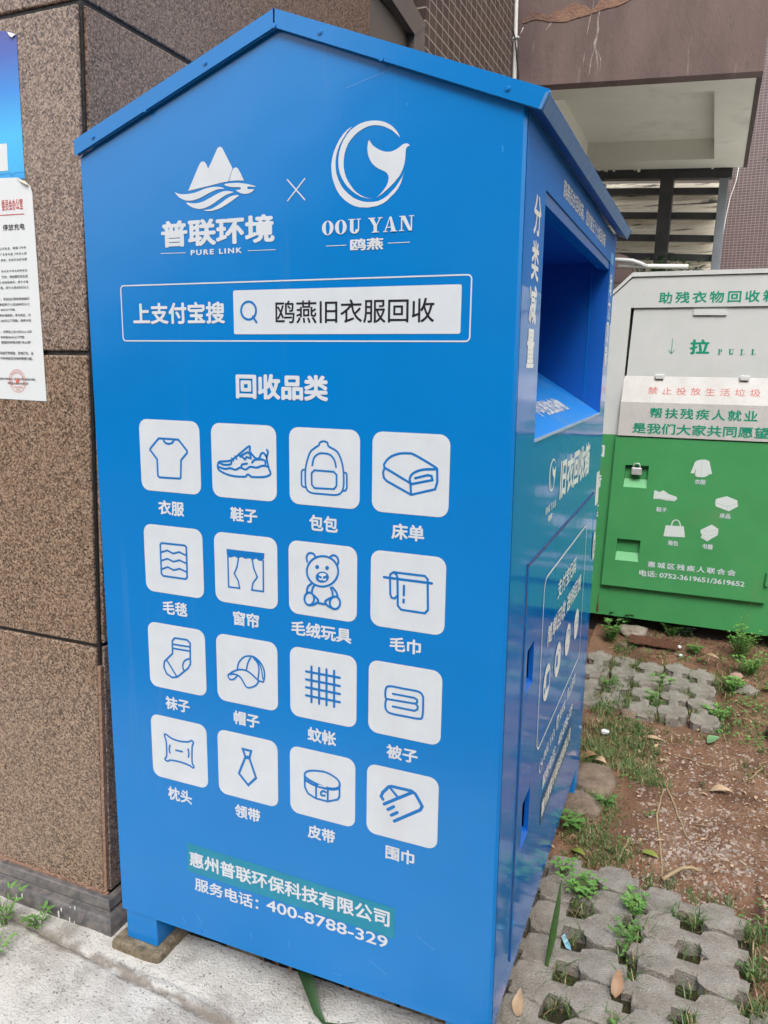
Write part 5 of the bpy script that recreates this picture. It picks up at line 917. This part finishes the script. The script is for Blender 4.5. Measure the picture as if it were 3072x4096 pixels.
rock('shell', 'white shell fragment at the right end of the rusty plate, lower', 'shell', 1.035, 2.575, GZ + .003, .010, .007, .006, PAPER_W, 6)
rock('crumpled_tissue', 'crumpled white tissue in the grass beside the far end of the blue bin', 'tissue', .80, 1.60, GZ + .002, .014, .010, .008, PAPER_W, 8)

# ---- gravel (stuff)
def pebbles(name, N, fpos, smin, smax, mt):
    b = MB(); base = [(-1, -1, -.5), (1, -1, -.5), (1, 1, -.5), (-1, 1, -.5), (-.6, -.7, .6), (.7, -.5, .7), (.5, .7, .5), (-.7, .5, .65)]
    for _ in range(N):
        x, y = fpos(); s_ = random.uniform(smin, smax) * random.choice((.6, .8, 1, 1.5)); a_ = random.random() * 6.28
        c, d = math.cos(a_), math.sin(a_); sx, sy, sz_2 = s_ * random.uniform(.7, 1.3), s_ * random.uniform(.6, 1), s_ * random.uniform(.4, .8)
        z = soil_z(x, y) + s_ * .15
        b.hexa([(x + (px * sx * c - py * sy * d), y + (px * sx * d + py * sy * c), z + pz * sz_2 + random.uniform(-.2, .2) * s_) for px, py, pz in base])
    return struct(obj(name, b, mt, bevel=.0), 'stuff')
def gpos():
    while True:
        x, y = random.uniform(.95, 1.5), random.uniform(.72, 1.75)
        c = math.exp(-(((x - 1.16) / .12) ** 2 + ((y - .95) / .18) ** 2)) + .22
        if random.random() < c: return x, y
PEB = mat('pebble', [(.16, .10, .07), (.30, .22, .17), (.44, .36, .30), (.24, .2, .17)], scale=55, rough=.9, voro=True)
pebbles('gravel', 3800, gpos, .0013, .0046, PEB)
pebbles('soil_crumbs', 1500, lambda: (random.uniform(.72, 1.5), random.uniform(2.35, 2.95)), .002, .007, mat('soil_crumb', [(.07, .035, .02), (.14, .07, .042), (.26, .17, .12)], scale=40, rough=1, voro=True))
pebbles('soil_crumbs', 2600, lambda: (random.uniform(.72, 1.6), random.uniform(.7, 2.5)), .0010, .0038, MATS['soil_crumb'])
b = MB()
for _ in range(240):
    x, y = random.uniform(.02, .68), random.uniform(.086, .24)
    leaf(b, (x, y, GZ + .004 + random.random() * .02), random.random() * 6.28, random.uniform(.012, .035), random.uniform(.006, .016), random.uniform(-.2, .5), random.uniform(0, .5))
struct(obj('leaf_litter', b, DEAD), 'stuff')
b, b2 = MB(), MB()
for _ in range(520):
    x, y = random.uniform(.74, 1.5), random.uniform(.1, 2.6)
    if x < 1.27 and y < .75 and random.random() < .8: continue
    z = soil_z(x, y) + .003; yw = random.random() * 6.28
    if random.random() < .6: leaf(b, (x, y, z), yw, random.uniform(.015, .06), random.uniform(.0012, .0026), random.uniform(-.1, .15), .1, .1)
    else: leaf(b2, (x, y, z), yw, random.uniform(.010, .028), random.uniform(.006, .014), random.uniform(-.1, .4), random.uniform(0, .5))
struct(obj('straw_litter', b, STRAW), 'stuff'); struct(obj('leaf_litter', b2, DEAD2), 'stuff')
# ---- grass (stuff)
def blades(b, x, y, n_, h, sp, z=None):
    for _ in range(n_):
        px, py = x + random.gauss(0, sp), y + random.gauss(0, sp); pz = (soil_z(px, py) if z is None else z) - .003
        a_ = random.random() * 6.28; hh = h * random.uniform(.5, 1.25); ln = hh * random.uniform(.2, 1.1); w = random.uniform(.0009, .0019)
        dx, dy = math.cos(a_), math.sin(a_); k = len(b.v)
        for t, ww in ((0, 1), (.35, .95), (.7, .65), (1, .05)):
            cx_, cy_, cz_ = px + dx * ln * t * t, py + dy * ln * t * t, pz + hh * (t - .35 * t * t * (ln / hh))
            b.v += [(cx_ - dy * w * ww, cy_ + dx * w * ww, cz_), (cx_ + dy * w * ww, cy_ - dx * w * ww, cz_)]
        for i in range(3): b.f.append((k + 2 * i, k + 2 * i + 1, k + 2 * i + 3, k + 2 * i + 2))
b = MB(); bd = MB()
def tuft(x, y, n_, h, sp, dry=.22, z=None):
    blades(b, x, y, int(n_ * (1 - dry)), h, sp, z); blades(bd, x, y, max(1, int(n_ * dry)), h * .8, sp, z)
for _ in range(820):
    x = random.uniform(.77, 1.06); y = random.uniform(.78, 1.75)
    if n2(x, y, 5, 2) < -.12 or x > .90 + .14 * math.sin((y - .78) * 3.2) + .05 * n2(x, y, 9, 4): continue
    tuft(x, y, random.choice((8, 16, 26)), random.uniform(.018, .036), .017, .38)
for i in range(8):
    for x in (.862, .995, 1.125, 1.255):
        y = (.683 if x in (.862, .995) else .640) - i * .113
        for _ in range(2):
            tuft(x + random.gauss(0, .014), y + random.gauss(0, .012), random.choice((8, 22, 44)), .052, .013, .3, GZ - .025)
for _ in range(80):
    x = random.uniform(.72, 1.25); y = random.choice([.80, .80, random.uniform(-.1, .8)]) + random.gauss(0, .02)
    tuft(x, y, 8, .03, .012)
for _ in range(240):
    x = random.uniform(1.245, 1.42); y = random.uniform(-.2, .74)
    tuft(x, y, 14, .038, .014, .3)
for _ in range(90):
    tuft(random.choice((.737, .853, .969, 1.082, 1.20)) + random.gauss(0, .008), random.uniform(1.82, 2.48), random.choice((6, 14, 26)), .040, .012, .3, GZ - .02)
for _ in range(60):
    tuft(random.uniform(.74, .80), random.uniform(1.35, 2.6), 16, .05, .014, .25)
for _ in range(330):
    x = random.uniform(.72, 1.5); y = random.uniform(1.45, 2.5)
    if n2(x, y, 4, 5) > -.02 or x > 1.22: tuft(x, y, 9, .030, .014, .3, GZ - .012)
for _ in range(110): tuft(random.uniform(.72, 1.5), random.uniform(2.45, 2.85), 7, .04, .015)
struct(obj('grass', b, GRASS), 'stuff'); struct(obj('dry_grass', bd, STRAW), 'stuff')

b = MB()
for i in range(8):
    for x0 in (.862, .995, 1.125, 1.255):
        y0 = (.683 if x0 in (.862, .995) else .640) - i * .113; k = len(b.v); n_ = 7
        for jj in range(n_):
            for ii in range(n_):
                u, v = (ii / (n_ - 1) - .5), (jj / (n_ - 1) - .5); b.v.append((x0 + u * .075, y0 + v * .062, GZ - .040 + .010 * noise.noise((x0 * 9 + u * 5, y0 * 30 + v * 5, 2)) + .006 * random.random()))
        for jj in range(n_ - 1):
            for ii in range(n_ - 1): b.f.append((k + jj * n_ + ii, k + jj * n_ + ii + 1, k + (jj + 1) * n_ + ii + 1, k + (jj + 1) * n_ + ii))
struct(obj('moss', b, specks(mat('damp_moss', [(.03, .025, .012), (.06, .05, .02), (.075, .085, .02)], scale=30, rough=1, bump=1, bscale=200), (.16, .09, .05), 40, .6, .8, .08)), 'stuff')
b = MB()                               # low broad-leaved ground cover creeping over the soil
for _ in range(170):
    x, y = random.uniform(.74, 1.5), random.uniform(1.75, 2.85)
    if random.random() > .25 + .75 * (x > 1.16) or n2(x, y, 5, 9) < -.1: continue
    for k in range(random.randint(4, 9)):
        px, py = x + random.gauss(0, .018), y + random.gauss(0, .018); leaf(b, (px, py, soil_z(px, py) + random.uniform(.006, .03)), random.random() * 6.28, random.uniform(.010, .024), random.uniform(.007, .014), random.uniform(-.2, .4), .15, .25)
for _ in range(60):
    x, y = random.choice([(.985, random.uniform(.0, .75)), (random.uniform(.76, 1.0), random.uniform(.78, 1.6)), (random.uniform(1.25, 1.42), random.uniform(.0, .8))])
    for k in range(random.randint(2, 6)):
        px, py = x + random.gauss(0, .014), y + random.gauss(0, .014); leaf(b, (px, py, max(soil_z(px, py), GZ - .02) + random.uniform(.004, .022)), random.random() * 6.28, random.uniform(.008, .018), random.uniform(.006, .011), random.uniform(-.2, .4), .15, .25)
struct(obj('ground_cover', b, LEAF, smooth=True), 'stuff')
# ---- weeds (each plant a thing: stem + foliage)
def weed(label, x, y, h, n_, L, mt=LEAF, spread=.6, kind='plain', z=None, group=None):
    z0 = soil_z(x, y) if z is None else z
    r_ = root('weed', label, 'weed', (x, y, z0), group)
    st, fo = MB(), MB()
    L *= .72; n_ = int(n_ * 1.5)
    for i in range(n_):
        a_ = random.random() * 6.28; hh = h * random.uniform(.55, 1.1); out = spread * hh * random.uniform(.3, 1)
        p0 = Vector((x + random.gauss(0, .25 * spread * h * .4), y + random.gauss(0, .25 * spread * h * .4), z0 - .004)); p2 = p0 + Vector((math.cos(a_) * out, math.sin(a_) * out, hh)); p1 = (p0 + p2) / 2 + Vector((0, 0, hh * .12))
        st.tube([p0, p1, p2], .0011, 5, .0006)
        if kind == 'clover':
            for j in range(3): leaf(fo, p2, a_ + j * 2.094, L, L * .95, .1, .1, .25)
        else:
            for j in range(5 if kind == 'fern' else 3):
                t = .35 + .65 * j / (4 if kind == 'fern' else 2); q = p0 + (p2 - p0) * t
                for s_ in (-1, 1):
                    leaf(fo, q, a_ + s_ * random.uniform(.7, 1.3), L * random.uniform(.7, 1.1), L * {'fern': .3, 'blade': .2}.get(kind, .42), random.uniform(0, .5), .15, .25)
            leaf(fo, p2, a_, L, L * .42, .3, .15, .25)
    obj('stem', st, mat('weed_stem', [(.12, .17, .05)], rough=.6), r_); obj('foliage', fo, mt, r_, smooth=True)
weed('bright green clover clump among the near pavers beside the bin', .860, .625, .06, 46, .012, LEAF2, .9, 'clover', z=GZ - .015)
weed('second, smaller clover patch against the bin above the clover clump', .80, .70, .05, 14, .013, LEAF2, .9, 'clover', z=GZ - .01)
weed('dark clover patch in the grass beside the bin door', .785, .925, .05, 16, .017, LEAF, .9, 'clover')
weed('broad round leaf weed by the flat brown stones', .86, 1.12, .03, 5, .035, LEAF, .8)
weed('low green weed between the near paver columns', .995, .62, .05, 14, .022, LEAF2, .8, z=GZ - .015)
weed('leafy weed in the seam between the near columns, further forward', .985, .51, .05, 12, .02, LEAF, .8, z=GZ - .015)
weed('green weed growing at the far end of the blue bin', .70, 2.64, .11, 16, .04, LEAF, .5)
weed('dark large leaved weed under the left end of the green bin', .74, 2.84, .10, 6, .06, LEAF3, .5)
weed('low bushy weed behind the rusty plate', .98, 2.83, .06, 16, .03, LEAF, .8)
weed('weed with bluish leaves below the middle of the green bin', 1.05, 2.86, .06, 12, .04, leafm('bluish_weed', (.09, .17, .09)), .8)
weed('small clover weed right of the shells', 1.10, 2.66, .05, 14, .022, LEAF, .8, 'clover')
weed('tall bushy weed at the right edge before the green bin', 1.30, 2.66, .14, 30, .03, LEAF2, .6, 'fern')
weed('second bushy weed right of and below the tall one', 1.33, 2.48, .09, 24, .028, LEAF2, .8, 'fern')
weed('low leafy weed right of the far pavers', 1.27, 2.27, .05, 20, .03, LEAF2, 1.1)
weed('leafy weed in a hole of the far pavers, nearer the bin', .93, 2.02, .05, 14, .03, LEAF2, .8)
weed('leafy weed in a hole of the far pavers, middle of the patch', .972, 2.20, .06, 14, .032, LEAF2, .8)
weed('small weed trailing over the far pavers', 1.04, 2.20, .04, 8, .028, LEAF2, 1.1)
weed('spreading weed at the near right corner of the far pavers', 1.20, 1.98, .045, 18, .03, LEAF2, 1.2)
weed('weed beside the bin at the left of the far pavers', .76, 2.1, .06, 12, .025, LEAF, .7)
weed('thin stalked flowering weed rising in front of the green door corner', 1.305, 2.70, .30, 3, .014, LEAF2, .22, 'fern')
weed('tuft of green bamboo like weed on the concrete at the left edge', -.43, -.065, .10, 7, .036, LEAF2, .5, 'blade', z=GZ)
weed('small bamboo like weed by the pillar base, right of the tuft', -.345, -.035, .05, 4, .036, LEAF, .7, 'blade', z=GZ)
weed('trailing weed on the concrete below the left tuft', -.375, -.13, .03, 5, .03, LEAF2, 1.3, 'blade', z=GZ)
weed('leafy shrub behind the white bin roof under the louvred screen', .62, 4.6, .265, 22, .09, LEAF3, .5, 'fern', z=.58)
weed('second leafy shrub behind the white bin roof, right of the steel post', .86, 4.7, .25, 12, .09, LEAF3, .6, 'fern', z=.58)
struct(obj('bounce_block', MB().box(.0, 8, 4.05, 9.0, GZ, .545), mat('pale_bounce', [(.5, .49, .46), (.58, .57, .54)], scale=3, rough=.9)))  # unseen pale block, added to bounce light onto the soffit and louvres
# leafy sprig entering from the right border
sp_ = root('leafy_branch', 'green leafy branch tip hanging in from the right border', 'branch', (1.25, 1.5, .80))
obj('stem', MB().tube([(1.36, 1.50, .93), (1.25, 1.50, .80), (1.17, 1.50, .755)], .003, 6, .0012), LEAF3, sp_)
b = MB()
for x, z, yw in ((1.172, .757, 3.5), (1.19, .765, 2.4), (1.19, .755, 4.2), (1.215, .78, 3.6), (1.24, .79, 2.6), (1.26, .82, 4.4), (1.30, .86, 2.2)): leaf(b, (x, 1.50, z), yw, .045, .020, -.5, .1, .2)
obj('foliage', b, LEAF, sp_, smooth=True)

# ---- far line of trees behind the viewer: only its reflection shows in the paint and granite
b = MB()
for _ in range(7000):
    t = random.random(); ph = math.radians(-72 + 150 * t)          # 0 = straight back (-y), negative = towards -x
    rr_ = random.uniform(11, 14); el = 7.5 + 1.05 * max(-6, min(27, math.degrees(ph) + 43)); el += 2.5 * noise.noise((t * 14, 2, 5)) + 1.2 * noise.noise((t * 40, 1, 2))
    zt = rr_ * math.tan(math.radians(el)); z = random.uniform(GZ, zt) if random.random() < .8 else zt - random.random() * .5
    c = Vector((1.06 + rr_ * math.sin(ph), -1.26 - rr_ * math.cos(ph), z)); s_ = random.uniform(.3, .7)
    u = Vector((random.gauss(0, 1), random.gauss(0, 1), random.gauss(0, 1))).normalized(); v = u.orthogonal().normalized()
    b.poly([c + u * s_, c + v * s_ * .6, c - u * s_, c - v * s_ * .6])
struct(obj('treeline', b, TREEM), 'stuff')
